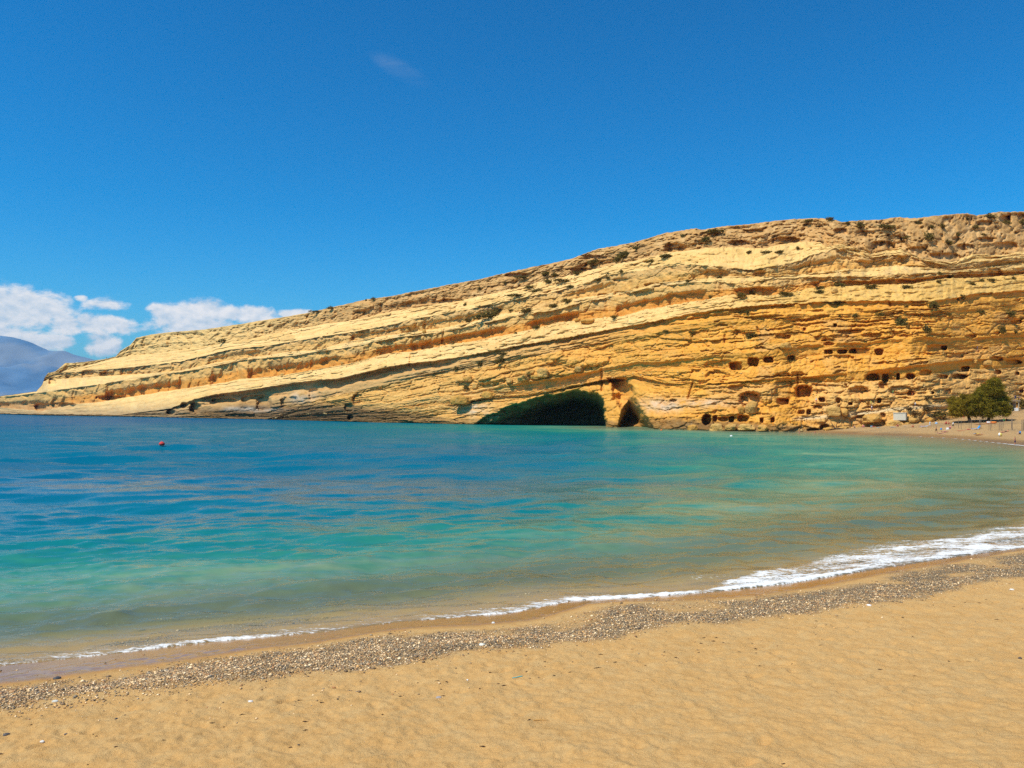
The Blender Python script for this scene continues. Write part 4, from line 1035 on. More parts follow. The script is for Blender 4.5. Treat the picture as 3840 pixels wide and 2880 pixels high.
# ------------------------------------------------------------------ pebbles on the near beach
def mat_pebble():
    m, t, out = mat_new('pebble_stone')
    col = t.node('ShaderNodeAttribute', attribute_name='Col').outputs['Color']
    b = t.node('ShaderNodeBsdfPrincipled'); t.l.new(col, b.inputs['Base Color']); b.inputs['Roughness'].default_value = .6
    t.l.new(b.outputs[0], out.inputs[0]); return m
M_PEB = mat_pebble()
PAL = np.array([(.10, .085, .07), (.16, .13, .10), (.26, .21, .15), (.38, .31, .21), (.50, .44, .34), (.66, .62, .54), (.30, .19, .11), (.20, .20, .20), (.42, .30, .16)])
def pebbles():
    r = np.random.default_rng(11)
    want = 56000
    X, Y = [], []
    while sum(map(len, X)) < want:
        v = r.uniform(2030, 2760, 40000); u = r.uniform(-150, 3990, 40000)
        D = 6.5 * F / (v - HY); x = (u - CX) / F * D
        d = shore_dist(x, D)
        g, w = band_masks(x, D, d)
        edge = ss(d, 4.0, 5.0) * (1 - ss(d, 5.6, 6.4))
        keep = r.random(40000) < np.clip(g * (.55 + .45 * ss(fbm(x * 1.4, D * 1.4, 2, 8), -.3, .3)) + .15 * edge + .004 * (d > .8) * (d < 9), 0, 1) * np.clip(28 / D, .3, 1)
        X.append(x[keep]); Y.append(D[keep])
    X = np.concatenate(X)[:want]; Y = np.concatenate(Y)[:want]
    d = shore_dist(X, Y); Z = ground_z(X, Y, d) + sand_relief(X, Y, d)
    s = .010 + .021 * r.random(want) ** 2.4 + (.03 * (r.random(want) > .985))
    oc = np.array([(1, 0, 0), (-1, 0, 0), (0, 1, 0), (0, -1, 0), (0, 0, 1), (0, 0, -1)], float)
    of = np.array([(0, 2, 4), (2, 1, 4), (1, 3, 4), (3, 0, 4), (2, 0, 5), (1, 2, 5), (3, 1, 5), (0, 3, 5)])
    v = oc[None] * (s[:, None, None] * r.uniform(.75, 1.35, (want, 6, 1))) * np.array([1.25, .95, .62])
    a = r.uniform(0, 6.28, want); ca, sa = np.cos(a), np.sin(a)
    vx = v[..., 0] * ca[:, None] - v[..., 1] * sa[:, None]; vy = v[..., 0] * sa[:, None] + v[..., 1] * ca[:, None]
    V = np.stack([vx + X[:, None], vy + Y[:, None], v[..., 2] + (Z + s * .25)[:, None]], -1).reshape(-1, 3)
    Fc = (of[None] + 6 * np.arange(want)[:, None, None]).reshape(-1, 3)
    pc = PAL[r.integers(0, len(PAL), want)] * r.uniform(.85, 1.4, (want, 1)) * np.array([1.36, 1.06, .68])
    me = raw_mesh('pebbles', V, Fc, M_PEB, True, np.repeat(pc, 6, 0))
    tag(link('pebbles', me), kind='stuff')
pebbles()

def mini_rock(seed, col, flat=.6):
    me = rock_mesh(seed, 2, .2, .2)
    a = me.attributes['Col']; a.data.foreach_set('color', np.tile(np.array(col + (1,), np.float32), len(me.vertices)))
    me.materials.clear(); me.materials.append(M_PEB)
    return me
for i, (x, y, rad, colr, lab) in enumerate([
        (939, 2632, 9, (.72, .68, .62), 'white shell lying alone on the dry sand at left'), (206, 2632, 11, (.62, .62, .55), 'pale flat stone on the pebbles at far left'), (214, 2546, 13, (.06, .06, .06), 'dark stone on the wet sand at far left'),
        (247, 2754, 6, (.07, .07, .08), 'dark grey pebble on the dry sand at lower left'), (436, 2697, 6, (.05, .04, .04), 'small black pebble left of the white shell'), (628, 2519, 9, (.30, .24, .17), 'brown stone on the wet sand near the foam'), (1753, 2551, 5, (.78, .76, .70), 'small white pebble left of the turquoise straw'),
        (3259, 2272, 9, (.80, .78, .74), 'bright white stone just above the pebble band at right'), (3795, 2213, 8, (.74, .70, .62), 'pale stone near the right edge of the sand'), (1807, 2420, 12, (.68, .66, .55), 'long pale stone among the pebbles above the straw'), (158, 2786, 9, (.66, .62, .55), 'pale stone half buried at the lower left corner'),
        (1645, 2618, 10, (.34, .30, .28), 'flat grey stone on the dry sand below the pebbles'), (25, 2757, 12, (.07, .06, .055), 'dark lump of stone at the left edge of the sand'), (1120, 2795, 5, (.06, .05, .04), 'tiny black pebble near the bottom left of the sand'), (3825, 2470, 9, (.10, .07, .05), 'dark brown stone at the right edge of the sand'), (1850, 2337, 8, (.70, .68, .62), 'white pebble at the seaward side of the pebble band')]):
    p, mpp = on_sand(x, y)
    o = link('beach_stone', mini_rock(40 + i, colr)); o.location = p + Vector((0, 0, rad * mpp * .15)); o.scale = (rad * mpp * 1.1, rad * mpp * .8, rad * mpp * .5); o.rotation_euler = (0, 0, i * .3)
    tag(o, lab, 'stone', 'single stones on the near beach')

M_CYAN = simple_mat('turquoise_plastic', (.03, .50, .52), .35, .05, 20)
p, mpp = on_sand(1940, 2543)
V, Fc = tube([(-.118, -.06, .012), (-.06, -.03, .014), (.0, .0, .016), (.118, .06, .018)], [.0085] * 4, 10)
o = link('drinking_straw', raw_mesh('drinking_straw', V, Fc, M_CYAN, True)); o.location = p
tag(o, 'turquoise plastic drinking straw lying on the dry sand', 'straw')
M_TWIG = simple_mat('orange_twig', (.52, .26, .05), .9, .2, 20); M_WEED = simple_mat('dry_seaweed', (.07, .035, .02), .9, .3, 20)
p, mpp = on_sand(2015, 2705)
V, Fc = tube([(-.22, -.03, .004), (-.12, .0, .012), (-.02, .03, .014), (.08, .035, .012), (.22, .05, .006)], [.003, .007, .007, .005, .002], 6)
o = link('twig', raw_mesh('twig', V, Fc, M_TWIG, True)); o.location = p; tag(o, 'thin bent orange twig on the dry sand below the straw', 'twig')

def debris():
    r = np.random.default_rng(3)
    parts = []
    pts = [(2640, 2392), (2686, 2392), (2630, 2414), (2620, 2448), (2835, 2450), (3098, 2345), (3115, 2346), (3385, 2318), (3560, 2482), (3632, 2482), (3300, 2512), (3430, 2535), (2940, 2868), (1676, 2558), (1640, 2557), (1800, 2585), (1890, 2572), (1868, 2566), (2043, 2483), (2137, 2522), (2078, 2534), (2045, 2500), (1975, 2520), (2307, 2485), (3080, 2300), (3060, 2330), (3500, 2270), (3620, 2260), (3700, 2250)]
    for (x, y) in pts + [(r.uniform(0, 3840), None) for _ in range(40)]:
        if y is None:
            y = np.interp(x, [0, 1000, 2000, 3000, 3840], [2720, 2640, 2480, 2340, 2230]) + abs(r.normal()) * 95
        p, mpp = on_sand(x, min(y, 2870))
        L = r.uniform(.02, .075); a = r.uniform(-.6, .6)
        d = Vector((math.cos(a), math.sin(a), 0)) * L; k = Vector((r.normal() * .012, r.normal() * .012, .012))
        parts.append(tube([tuple(p - d + Vector((0, 0, .004))), tuple(p + k), tuple(p + d + Vector((0, 0, .004)))], [.003, r.uniform(.006, .013), .002], 5))
    V, Fc = merge(parts)
    tag(link('dry_seaweed', raw_mesh('dry_seaweed', V, Fc, M_WEED)), kind='stuff')
debris()

# ------------------------------------------------------------------ people
def skin_body(joints, edges):
    me = bpy.data.meshes.new('pose')
    names = list(joints)
    me.from_pydata([joints[k][:3] for k in names], [(names.index(a), names.index(b)) for a, b in edges], [])
    ob = bpy.data.objects.new('pose', me); COL.objects.link(ob)
    ob.modifiers.new('skin', 'SKIN')
    sv = me.skin_vertices[0].data
    for i, k in enumerate(names):
        r = joints[k][3]; sv[i].radius = (r, r * (1.0 if k in ('head', 'crown') else .82)); sv[i].use_root = (k == 'pelvis')
    sub = ob.modifiers.new('sub', 'SUBSURF'); sub.levels = 1; sub.render_levels = 1
    dg = bpy.context.evaluated_depsgraph_get(); dg.update()
    out = bpy.data.meshes.new_from_object(ob.evaluated_get(dg))
    bpy.data.objects.remove(ob)
    out.polygons.foreach_set('use_smooth', np.ones(len(out.polygons), bool))
    return out
EDG = [('pelvis', 'waist'), ('waist', 'chest'), ('chest', 'neck'), ('neck', 'head'), ('head', 'crown')]
for s_ in 'lr':
    EDG += [('chest', 'sh' + s_), ('sh' + s_, 'el' + s_), ('el' + s_, 'wr' + s_), ('wr' + s_, 'ha' + s_), ('pelvis', 'hi' + s_), ('hi' + s_, 'kn' + s_), ('kn' + s_, 'an' + s_), ('an' + s_, 'to' + s_)]
STAND = dict(pelvis=(0, 0, .95, .145), waist=(0, 0, 1.12, .125), chest=(0, 0, 1.34, .155), neck=(0, .01, 1.48, .06), head=(0, -.01, 1.58, .092), crown=(0, 0, 1.69, .078))
for s_, q in (('l', -1), ('r', 1)):
    STAND.update({'sh' + s_: (q * .18, 0, 1.40, .065), 'el' + s_: (q * .25, .03, 1.14, .046), 'wr' + s_: (q * .27, -.05, .90, .033), 'ha' + s_: (q * .27, -.07, .80, .038),
                  'hi' + s_: (q * .09, 0, .88, .10), 'kn' + s_: (q * .105, -.02, .49, .066), 'an' + s_: (q * .11, .02, .09, .043), 'to' + s_: (q * .12, -.15, .04, .038)})
WALK = dict(STAND); WALK.update(knl=(-.1, -.22, .52, .066), anl=(-.1, -.20, .10, .043), tol=(-.1, -.36, .06, .038), knr=(.1, .10, .50, .066), anr=(.1, .30, .14, .043), tor=(.1, .18, .05, .038), ell=(-.25, .16, 1.16, .046), wrl=(-.25, .10, .93, .033), hal=(-.25, .04, .85, .038), elr=(.25, -.12, 1.15, .046), wrr=(.25, -.30, 1.0, .033), har=(.25, -.38, .98, .038))
SIT = dict(pelvis=(0, 0, .14, .145), waist=(0, .02, .32, .13), chest=(0, -.03, .54, .155), neck=(0, -.06, .68, .06), head=(0, -.09, .78, .092), crown=(0, -.08, .88, .078))
for s_, q in (('l', -1), ('r', 1)):
    SIT.update({'sh' + s_: (q * .18, -.04, .60, .065), 'el' + s_: (q * .26, -.16, .38, .046), 'wr' + s_: (q * .18, -.38, .42, .033), 'ha' + s_: (q * .14, -.46, .44, .038),
                'hi' + s_: (q * .10, -.06, .12, .10), 'kn' + s_: (q * .14, -.42, .44, .066), 'an' + s_: (q * .13, -.66, .07, .043), 'to' + s_: (q * .14, -.84, .04, .038)})
PRONE = dict(pelvis=(0, 0, .13, .14), waist=(0, -.2, .14, .12), chest=(0, -.42, .24, .15), neck=(0, -.54, .36, .06), head=(0, -.60, .46, .092), crown=(0, -.60, .57, .078))
for s_, q in (('l', -1), ('r', 1)):
    PRONE.update({'sh' + s_: (q * .18, -.47, .28, .065), 'el' + s_: (q * .22, -.55, .05, .046), 'wr' + s_: (q * .12, -.78, .04, .033), 'ha' + s_: (q * .10, -.88, .05, .038),
                  'hi' + s_: (q * .09, .08, .12, .10), 'kn' + s_: (q * .12, .48, .09, .066), 'an' + s_: (q * .13, .88, .07, .043), 'to' + s_: (q * .13, 1.05, .04, .038)})
POSES = {'stand': STAND, 'walk': WALK, 'sit': SIT, 'prone': PRONE}
BODY = {k: skin_body(v, EDG) for k, v in POSES.items()}
def shell(me, test, grow, name):
    co = np.zeros(len(me.vertices) * 3); me.vertices.foreach_get('co', co); co = co.reshape(-1, 3)
    no = np.zeros(len(me.vertices) * 3); me.vertices.foreach_get('normal', no); no = no.reshape(-1, 3)
    keep = [p for p in me.polygons if test(p.center)]
    ids = sorted({i for p in keep for i in p.vertices}); mp = {k: i for i, k in enumerate(ids)}
    m2 = bpy.data.meshes.new(name)
    m2.from_pydata([tuple(co[i] + no[i] * grow) for i in ids], [], [[mp[i] for i in p.vertices] for p in keep])
    m2.polygons.foreach_set('use_smooth', np.ones(len(m2.polygons), bool))
    return m2
def hair_test(j):
    h, c = Vector(j['head'][:3]), Vector(j['crown'][:3])
    ax = (c - h).normalized()
    return lambda p: ((Vector(p) - h).dot(ax) > .035 or (p[1] > h.y + .045 and (Vector(p) - h).dot(ax) > -.03)) and (Vector(p) - h).length < .26
def trunks_test(pose):
    if pose in ('stand', 'walk'): return lambda p: .62 < p[2] < 1.02 and abs(p[0]) < .215
    if pose == 'sit': return lambda p: p[1] > -.34 and p[2] < .24 + max(0, -p[1]) * .6 and abs(p[0]) < .30
    return lambda p: -.10 < p[1] < .32
def shirt_test(pose):
    if pose in ('stand', 'walk'): return lambda p: .98 < p[2] < 1.46 and (abs(p[0]) < .2 or p[2] > 1.2)
    if pose == 'sit': return lambda p: p[1] > -.22 and .22 < p[2] < .68
    return lambda p: -.52 < p[1] < -.08 and p[2] > .1
SH = {}
for k in POSES:
    SH[k] = dict(hair=shell(BODY[k], hair_test(POSES[k]), .018, 'hair'), trunks=shell(BODY[k], trunks_test(k), .016, 'trunks'), shirt=shell(BODY[k], shirt_test(k), .020, 'shirt'))
_mc = {}
def cmat(name, c):
    if name not in _mc: _mc[name] = simple_mat(name, c, .85, .08, 10)
    return _mc[name]
SKIN = [cmat('tanned_skin', (.42, .20, .10)), cmat('pale_skin', (.58, .34, .22)), cmat('sunburnt_skin', (.55, .22, .13))]
HAIRM = cmat('dark_hair', (.035, .022, .016)); HAIRB = cmat('red_hair', (.16, .05, .03)); HAIRW = cmat('white_cap', (.7, .68, .64))
COLS = dict(white=(.78, .77, .73), blue=(.03, .28, .62), cyan=(.14, .55, .72), red=(.62, .06, .05), orange=(.80, .22, .04), purple=(.13, .05, .22), black=(.02, .02, .025), green=(.03, .40, .10), pink=(.75, .25, .28), yellow=(.78, .60, .12), lightblue=(.35, .55, .75), grey=(.3, .3, .32), navy=(.02, .03, .10))
def fab(n): return cmat(n + '_cloth', COLS[n])

def person(p, pose, yaw, label, trunks='black', shirt=None, skin=0, hair=None, h=1.0, lie=False, group='bathers on the far beach'):
    root = bpy.data.objects.new('person', None); COL.objects.link(root); root.location = p
    if lie:
        # flat on the back, head end along the yaw direction
        root.rotation_euler = Euler((math.radians(-88), 0, 0)).to_matrix().to_euler()
        root.rotation_euler = (Matrix.Rotation(yaw, 3, 'Z') @ Matrix.Rotation(math.radians(-87), 3, 'X')).to_euler()
        root.location = Vector(p) + Vector((0, 0, .16))
    else:
        root.rotation_euler = (0, 0, yaw)
    root.scale = (h, h, h)
    tag(root, label, 'person', group)
    def part(name, mesh, mat):
        o = bpy.data.objects.new(name, mesh.copy()); o.data.materials.clear(); o.data.materials.append(mat)
        COL.objects.link(o); o.parent = root
    part('body', BODY[pose], SKIN[skin])
    part('hair', SH[pose]['hair'], hair or HAIRM)
    if trunks: part('trunks', SH[pose]['trunks'], fab(trunks))
    if shirt: part('shirt', SH[pose]['shirt'], fab(shirt))
    return root
def sand_p(x, y): return on_sand(x, y)[0]
def cliff_p(x, y):
    p, m_ = on_cliff(x, y)
    f = Vector((p.x, p.y, 0)).normalized()
    return p - f * .6
L_, R_ = math.radians(-90), math.radians(90)
person(sand_p(3806, 1669) + Vector((0, 0, -.12)), 'stand', math.radians(40), 'person in dark trunks standing at the water edge at the right', 'navy', None, 2)
person(sand_p(3826, 1629), 'sit', L_, 'person in a bright blue shirt and dark cap sitting on the sand', 'black', 'blue', 1)
person(sand_p(3772, 1620), 'prone', R_, 'sunbather lying on the front with head raised near the poles', 'black', None, 2)
person(sand_p(3685, 1629), 'stand', R_, 'sunbather in yellow lying on an orange towel near the water', 'yellow', 'yellow', 1, None, 1.0, True)
person(sand_p(3617, 1613), 'stand', L_, 'sunbather in red lying left of the blue sunbed', 'red', 'red', 1, HAIRW, 1.0, True)
person(sand_p(3564, 1608), 'sit', L_, 'person in purple trousers sitting among bags', 'purple', 'pink', 1)
person(sand_p(3574, 1606), 'walk', L_, 'red-haired person in a white shirt walking behind the seated one', 'black', 'white', 1, HAIRB)
person(sand_p(3511, 1624), 'walk', L_, 'dark figure walking alone across the middle of the far beach', 'black', None, 0)
person(sand_p(3531, 1622), 'stand', L_, 'sunbather in black trunks lying right of the walking figure', 'black', None, 2, None, 1.0, True)
person(sand_p(3555, 1621), 'stand', R_, 'sunbather with dark hair lying head to the right', 'pink', None, 1, None, 1.0, True)
person(sand_p(3549, 1591), 'sit', L_, 'person in red sitting in front of the pale boulder', 'red', 'red', 2)
person(sand_p(3556, 1591), 'sit', R_, 'person in red sitting back to back with another', 'red', None, 2)
person(sand_p(3487, 1603), 'walk', L_, 'person in light blue standing beside the low pale sunbed', 'white', 'lightblue', 1)
person(sand_p(3425, 1603), 'sit', L_, 'person in orange sitting left of a sunbather below the cliff', 'orange', None, 2)
person(sand_p(3446, 1601), 'stand', L_, 'sunbather lying beside the person in orange', 'pink', None, 2, None, 1.0, True)
person(sand_p(3368, 1600), 'sit', L_, 'person with reddish skin leaning against the round beach boulder', 'red', None, 2)
person(sand_p(3285, 1602), 'stand', R_, 'sunbather lying beside a cyan towel at the cliff foot', 'red', None, 2, None, 1.0, True)
person(sand_p(3236, 1603), 'sit', R_, 'person in pink sitting by the cliff foot', 'pink', 'pink', 1)
person(sand_p(3206, 1605), 'sit', L_, 'small seated figure furthest left on the far beach', 'grey', None, 1)
person(sand_p(3776, 1580), 'sit', L_, 'person in black sitting in the shade right of the trees', 'black', 'black', 0)
person(sand_p(3763, 1581), 'sit', R_, 'person in green sitting in the shade right of the trees', 'black', 'green', 0)
person(sand_p(3614, 1573), 'stand', 0, 'person in red standing left of the tree trunk', 'red', 'red', 1, HAIRW)
CG = 'walkers on the cliff'
person(cliff_p(3432, 1529), 'walk', R_, 'person in a white shirt walking above the white concrete block', 'black', 'white', 1, HAIRM, 1.0, False, CG)
person(cliff_p(3349, 1484), 'walk', R_, 'person in a green shirt climbing beside the low caves', 'black', 'green', 1, HAIRM, 1.0, False, CG)
person(cliff_p(3420, 1480), 'sit', 0, 'person in orange sitting in the mouth of a low cave', 'orange', 'orange', 1, HAIRM, 1.0, False, CG)
person(cliff_p(3267, 1522), 'stand', 0, 'person in yellow standing on the rock path', 'yellow', 'yellow', 1, HAIRB, 1.0, False, CG)
person(cliff_p(3269, 1541), 'walk', L_, 'person in white and purple walking on the path below another', 'purple', 'white', 1, HAIRM, 1.0, False, CG)
person(cliff_p(3061, 1513), 'stand', 0, 'person in white shirt and red shorts before the large caves', 'red', 'white', 1, HAIRW, 1.0, False, CG)
person(cliff_p(3665, 1317), 'stand', L_, 'person in dark clothes high on the right ledges', 'black', 'navy', 1, HAIRM, 1.0, False, CG)
pt, _m = on_cliff(395, 1349)
person(pt + Vector((0, 2, .3)), 'stand', L_, 'lone figure standing on the far left end of the cliff', 'navy', 'navy', 0, HAIRM, 1.3, False, CG)
for x, y, lab in ((3056, 1622, 'swimmer beside the dark rock hollow at the water'), (2998, 1621, 'swimmer left of the dark rock hollow at the water')):
    D = H * F / (y - HY)
    person(Vector(((x - CX) / F * D, D, -1.25)), 'stand', 0, lab, 'red', None, 2, HAIRB, 1.0, False, 'swimmers at the cliff foot')

# ------------------------------------------------------------------ things on the far beach
def bm_obj(name, build, mat, parent=None, bevel=0.0):
    bm = bmesh.new(); build(bm)
    if bevel: bmesh.ops.bevel(bm, geom=bm.edges[:], offset=bevel, segments=2, affect='EDGES')
    me = bpy.data.meshes.new(name); bm.to_mesh(me); bm.free()
    return link(name, me, mat, parent)
def boxb(sx, sy, sz, c=(0, 0, 0), rot=None):
    def f(bm):
        M = Matrix.Translation(c) @ (rot.to_matrix().to_4x4() if rot else Matrix()) @ Matrix.Diagonal((sx, sy, sz, 1))
        bmesh.ops.create_cube(bm, size=1.0, matrix=M)
    return f

def towel(p, w, l, yaw, col, label):
    n = 8
    r = np.random.default_rng(int(abs(p.x * 100)) % 999)
    gx, gy = np.meshgrid(np.linspace(-w / 2, w / 2, n), np.linspace(-l / 2, l / 2, n * 2))
    z = .05 + .03 * fbm(gx * 3 + p.x, gy * 3, 2, 5)
    me = grid_mesh('towel', np.stack([gx, gy, z], -1), fab(col), True)
    o = link('towel', me); o.location = p; o.rotation_euler = (0, 0, yaw)
    sm = o.modifiers.new('thickness', 'SOLIDIFY'); sm.thickness = .02
    tag(o, label, 'towel', 'towels on the far beach')
for x, y, w, l, yaw, c, lab in [(3683, 1631, 1.1, 3.2, 1.5, 'orange', 'orange towel under the sunbather in yellow'), (3662, 1627, 1.0, 1.4, 1.5, 'lightblue', 'light blue towel left of the sunbather in yellow'), (3535, 1625, 1.0, 2.4, 1.5, 'pink', 'pink towel under the sunbather in black trunks'),
        (3770, 1622, 1.0, 2.4, 1.5, 'pink', 'pink towel under the sunbather with raised head'), (3700, 1590, 1.2, 6.0, 1.45, 'orange', 'long orange mat in front of the right tree'), (3349, 1602, 1.0, 1.4, 1.5, 'cyan', 'cyan towel left of the round beach boulder'), (3298, 1604, 1.0, 1.6, 1.5, 'cyan', 'cyan towel at the cliff foot'), (3398, 1598, .8, 1.4, 1.5, 'white', 'white towel by the rocks'), (3610, 1616, 1.0, 2.4, 1.5, 'red', 'red towel left of the blue sunbed')]:
    towel(sand_p(x, y), w, l, yaw, c, lab)

def sunbed(p, col, label, back):
    root = bpy.data.objects.new('sunbed', None); COL.objects.link(root); root.location = p; root.rotation_euler = (0, 0, math.radians(6))
    tag(root, label, 'sunbed', 'sunbeds on the far beach')
    bm_obj('seat', boxb(1.5, .62, .06, (-.3, 0, .34)), fab(col), root, .02)
    bm_obj('backrest', boxb(.85, .62, .06, (.78, 0, .34 + .36 * back), Euler((0, -back * .95, 0))), fab(col), root, .02)
    for sy in (-1, 1):
        bm_obj('side_rail', boxb(1.6, .05, .07, (-.3, sy * .34, .30)), fab('white'), root, .01)
        for sx in (-.95, .35): bm_obj('leg', boxb(.06, .06, .30, (sx, sy * .30, .13)), fab('white'), root, .01)
sunbed(sand_p(3660, 1612), 'blue', 'blue sunbed with raised backrest in front of the poles', 1)
sunbed(sand_p(3466, 1603), 'lightblue', 'low pale sunbed left of the person in light blue', .15)

# bags and inflatables
def bag(p, s, col, label):
    me = rock_mesh(90, 2, .15, .5); me.materials.clear(); me.materials.append(fab(col)); me.name = 'beach_bag'
    o = bpy.data.objects.new('beach_bag', None); COL.objects.link(o); o.location = p; tag(o, label, 'bag', 'bags on the far beach')
    b = link('bag_body', me, None, o); b.scale = (s, s * .7, s * .8); b.location = (0, 0, s * .4)
    V, Fc = tube([(-s * .5, 0, s * .8), (-s * .3, 0, s * 1.5), (s * .3, 0, s * 1.5), (s * .5, 0, s * .8)], [.025] * 4, 6)
    link('handle', raw_mesh('handle', V, Fc, fab(col), True), None, o)
bag(sand_p(3553, 1612), .45, 'white', 'white bag in front of the person in purple trousers')
bag(sand_p(3529, 1611), .30, 'blue', 'small blue bag right of the walking figure')
bag(sand_p(3511, 1590), .40, 'lightblue', 'pale blue bag on the sand left of the people in red')
bag(sand_p(3268, 1602), .40, 'cyan', 'cyan bag at the cliff foot')
bag(sand_p(3757, 1582), .45, 'black', 'black bag in the shade right of the trees')

def ring(p, R, r, cols, label):
    root = bpy.data.objects.new('swim_ring', None); COL.objects.link(root); root.location = p; tag(root, label, 'swim ring', 'swim rings under the right tree')
    for half in (0, 1):
        path = [(R * math.cos(a), R * math.sin(a), r) for a in np.linspace(half * math.pi, half * math.pi + math.pi, 14)]
        V, Fc = tube(path, [r] * 14, 8)
        link('ring_half', raw_mesh('ring_half', V, Fc, fab(cols[half]), True), None, root)
ring(sand_p(3711, 1588), .6, .26, ('orange', 'white'), 'orange and white swim ring in front of the right trunk')
ring(sand_p(3724, 1588), .6, .26, ('yellow', 'orange'), 'yellow and orange swim ring right of the first one')

def ball(p, r, label):
    root = bpy.data.objects.new('beach_ball', None); COL.objects.link(root); root.location = p + Vector((0, 0, r)); tag(root, label, 'ball')
    for k, c in enumerate(('yellow', 'green', 'yellow', 'white', 'yellow', 'green')):
        a = np.linspace(k * math.pi / 3, (k + 1) * math.pi / 3, 5); e = np.linspace(-math.pi / 2, math.pi / 2, 9)
        A, E = np.meshgrid(a, e)
        link('panel', grid_mesh('panel', r * np.stack([np.cos(E) * np.cos(A), np.cos(E) * np.sin(A), np.sin(E)], -1), fab(c), True), None, root)
ball(sand_p(3750, 1637), .42, 'yellow and green ball on the sand near the water')

M_POLE = simple_mat('weathered_pole', (.20, .145, .10), .9, .3, 4)
pole_px = [(400, 230, 490, 1), (475, 270, 520, .8), (695, 220, 490, .9), (750, 220, 500, 1.4), (990, 220, 500, 2.2), (1025, 230, 500, .9), (1245, 270, 540, 1), (1290, 250, 550, 1.1), (1320, 220, 480, .8), (1525, 290, 540, 1), (1555, 280, 530, .8), (1600, 300, 560, 1.2), (1638, 250, 480, .9), (1865, 250, 500, .9), (1882, 210, 540, 2), (2150, 250, 560, 1.1), (2180, 245, 545, 1), (2205, 240, 540, 1)]
names_o = ['leftmost', 'second', 'third', 'fourth', 'fifth', 'sixth', 'seventh', 'eighth', 'ninth', 'tenth', 'eleventh', 'twelfth', 'thirteenth', 'fourteenth', 'fifteenth', 'sixteenth', 'seventeenth', 'rightmost']
for i, (px, t0, t1, th) in enumerate(pole_px):
    p, mpp = on_sand(3540 + px / 7.373, 1540 + t1 / 7.373)
    hgt = (t1 - t0) / 7.373 * mpp
    lean = .03 * math.sin(i * 2.1)
    V, Fc = tube([(0, 0, -.3), (lean * .3, 0, hgt * .5), (lean, 0, hgt - .05), (lean, 0, hgt)], [.055 * th, .05 * th, .045 * th, .02 * th], 8)
    o = link('wooden_pole', raw_mesh('wooden_pole', V, Fc, M_POLE, True)); o.location = p
    lab = '%s of the bare wooden poles standing on the far beach' % names_o[i] if i in (0, 17) else '%s bare wooden pole from the left on the far beach' % names_o[i]
    tag(o, lab, 'pole', 'bare poles on the far beach')

# hut
def hut():
    p, mpp = on_sand(3797, 1541)
    root = bpy.data.objects.new('beach_hut', None); COL.objects.link(root); root.location = p; root.rotation_euler = (0, 0, math.radians(-12))
    tag(root, 'small open beach hut with a flat roof right of the trees', 'hut')
    w = 30 * mpp; hh = 38 * mpp
    wood = simple_mat('hut_timber', (.30, .22, .14), .85, .25, 3); conc = simple_mat('hut_concrete', (.42, .38, .28), .9, .15, 2)
    rf = bm_obj('roof', boxb(w * 1.25, w * 1.2, .28, (0, 0, hh)), conc, root, .04)
    bm_obj('fascia', boxb(w * 1.3, .08, .42, (0, -w * .64, hh)), wood, rf, .01)
    for x in (-.5, .5):
        for y in (-.5, .5): bm_obj('post', boxb(.24, .24, hh, (x * w, y * w, hh / 2 - .14)), conc, root, .02)
    bm_obj('back_wall', boxb(w * .95, .12, hh * .95, (0, w * .5, hh * .475)), wood, root, .01)
    bm_obj('counter', boxb(w * .4, .5, .95, (.28 * w, -w * .42, .47)), fab('white'), root, .02)
    bm_obj('door', boxb(w * .22, .05, hh * .8, (.05 * w, w * .5 - .1, hh * .4)), fab('black'), root, .005)
    return p + Vector((0, 0, hh + .14))
top = hut()
person(top + Vector((1.0, .2, 0)), 'stand', 0, 'person in dark clothes standing on the hut roof', 'navy', 'navy', 1, HAIRM, 1.0, False, CG)
person(cliff_p(3821, 1496), 'sit', 0, 'person in dark clothes sitting right of the hut roof', 'black', 'purple', 1, HAIRM, 1.0, False, CG)

# concrete block
p, mpp = on_cliff(3376, 1570)
root = bpy.data.objects.new('concrete_tank', None); COL.objects.link(root); root.location = p - Vector((p.x, p.y, 0)).normalized() * 1.4; root.rotation_euler = (0, 0, math.radians(-35))
tag(root, 'white concrete tank standing on the rocks above the far beach', 'tank')
M_CONC = simple_mat('white_concrete', (.62, .58, .46), .9, .12, 1.5)
bm_obj('tank_wall', boxb(3.3, 2.4, 2.0, (0, 0, .55)), M_CONC, root, .05)
bm_obj('lid', boxb(3.5, 2.6, .22, (0, 0, 1.663)), M_CONC, root, .03)

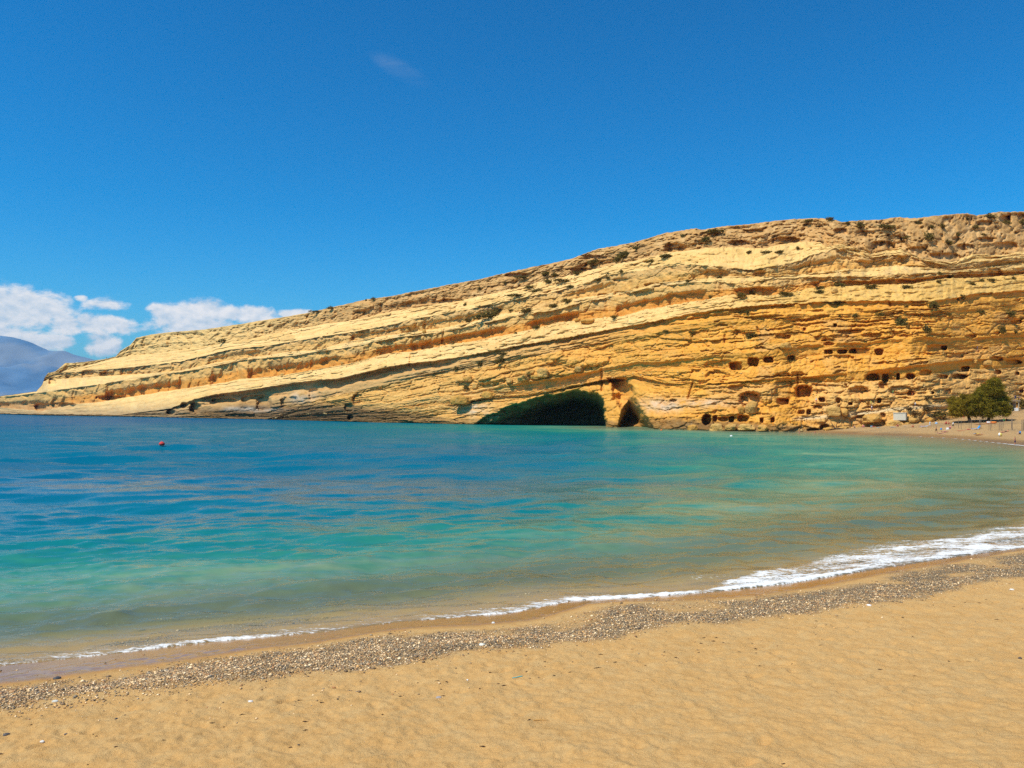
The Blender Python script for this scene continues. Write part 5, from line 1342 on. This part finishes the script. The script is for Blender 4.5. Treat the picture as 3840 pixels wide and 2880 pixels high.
# railing along the rock path
root = bpy.data.objects.new('path_railing', None); COL.objects.link(root)
tag(root, 'thin post and wire railing along the pale rock path', 'railing')
M_IRON = simple_mat('rusty_iron', (.10, .07, .05), .8, .3, 6)
pts = []
for x in range(3024, 3260, 26):
    q = cliff_p(x, np.interp(x, [3020, 3100, 3250], [1578, 1570, 1556])); pts.append(q)
    V, Fc = tube([tuple(q + Vector((0, 0, -.3))), tuple(q + Vector((0, 0, 1.15)))], [.04, .035], 6)
    link('post', raw_mesh('post', V, Fc, M_IRON, True), None, root)
for hgt in (.6, 1.1):
    V, Fc = tube([tuple(q + Vector((0, 0, hgt))) for q in pts], [.015] * len(pts), 5)
    link('wire', raw_mesh('wire', V, Fc, M_IRON, True), None, root)

# driftwood at the end of the far beach
p = sand_p(3140, 1612)
V, Fc = merge([tube([(-2.2, 0, .1), (-.8, 0, .3), (.6, 0, .35), (1.8, .2, .3)], [.12, .2, .2, .1], 7), tube([(-.6, 0, .3), (-1.4, 0, 1.5), (-2.0, 0, 2.6)], [.15, .10, .03], 6), tube([(-.5, 0, .3), (-.2, 0, 1.4), (0, 0, 2.4)], [.14, .09, .03], 6)])
o = link('driftwood', raw_mesh('driftwood', V, Fc, M_BARK, True)); o.location = p
tag(o, 'forked dark driftwood log at the left end of the far beach', 'driftwood')

# buoys
def buoy(x, y, r, col, label):
    D = H * F / (y - HY)
    root = bpy.data.objects.new('buoy', None); COL.objects.link(root); root.location = ((x - CX) / F * D, D, .0); tag(root, label, 'buoy', 'buoys in the bay')
    prof = [(0, -.5), (.6, -.45), (.95, -.1), (1, .15), (.85, .5), (.5, .8), (.2, .95), (0, 1.0)]
    a = np.linspace(0, 2 * math.pi, 17)
    Pp = np.array([[(q * math.cos(t) * r, q * math.sin(t) * r, z * r) for t in a] for q, z in prof])
    link('float', grid_mesh('float', Pp, fab(col), True), None, root)
    V, Fc = tube([(math.cos(t) * r * .22, 0, r * 1.05 + math.sin(t) * r * .22) for t in np.linspace(0, 2 * math.pi, 13)], [r * .07] * 13, 6)
    link('ring', raw_mesh('ring', V, Fc, fab('grey'), True), None, root)
buoy(607, 1666, .55, 'red', 'red mooring buoy floating on the deep blue water')
buoy(2742, 1637, .36, 'white', 'small white buoy floating in front of the caves')
buoy(2480, 1614, .35, 'orange', 'small orange buoy close to the sea cave')
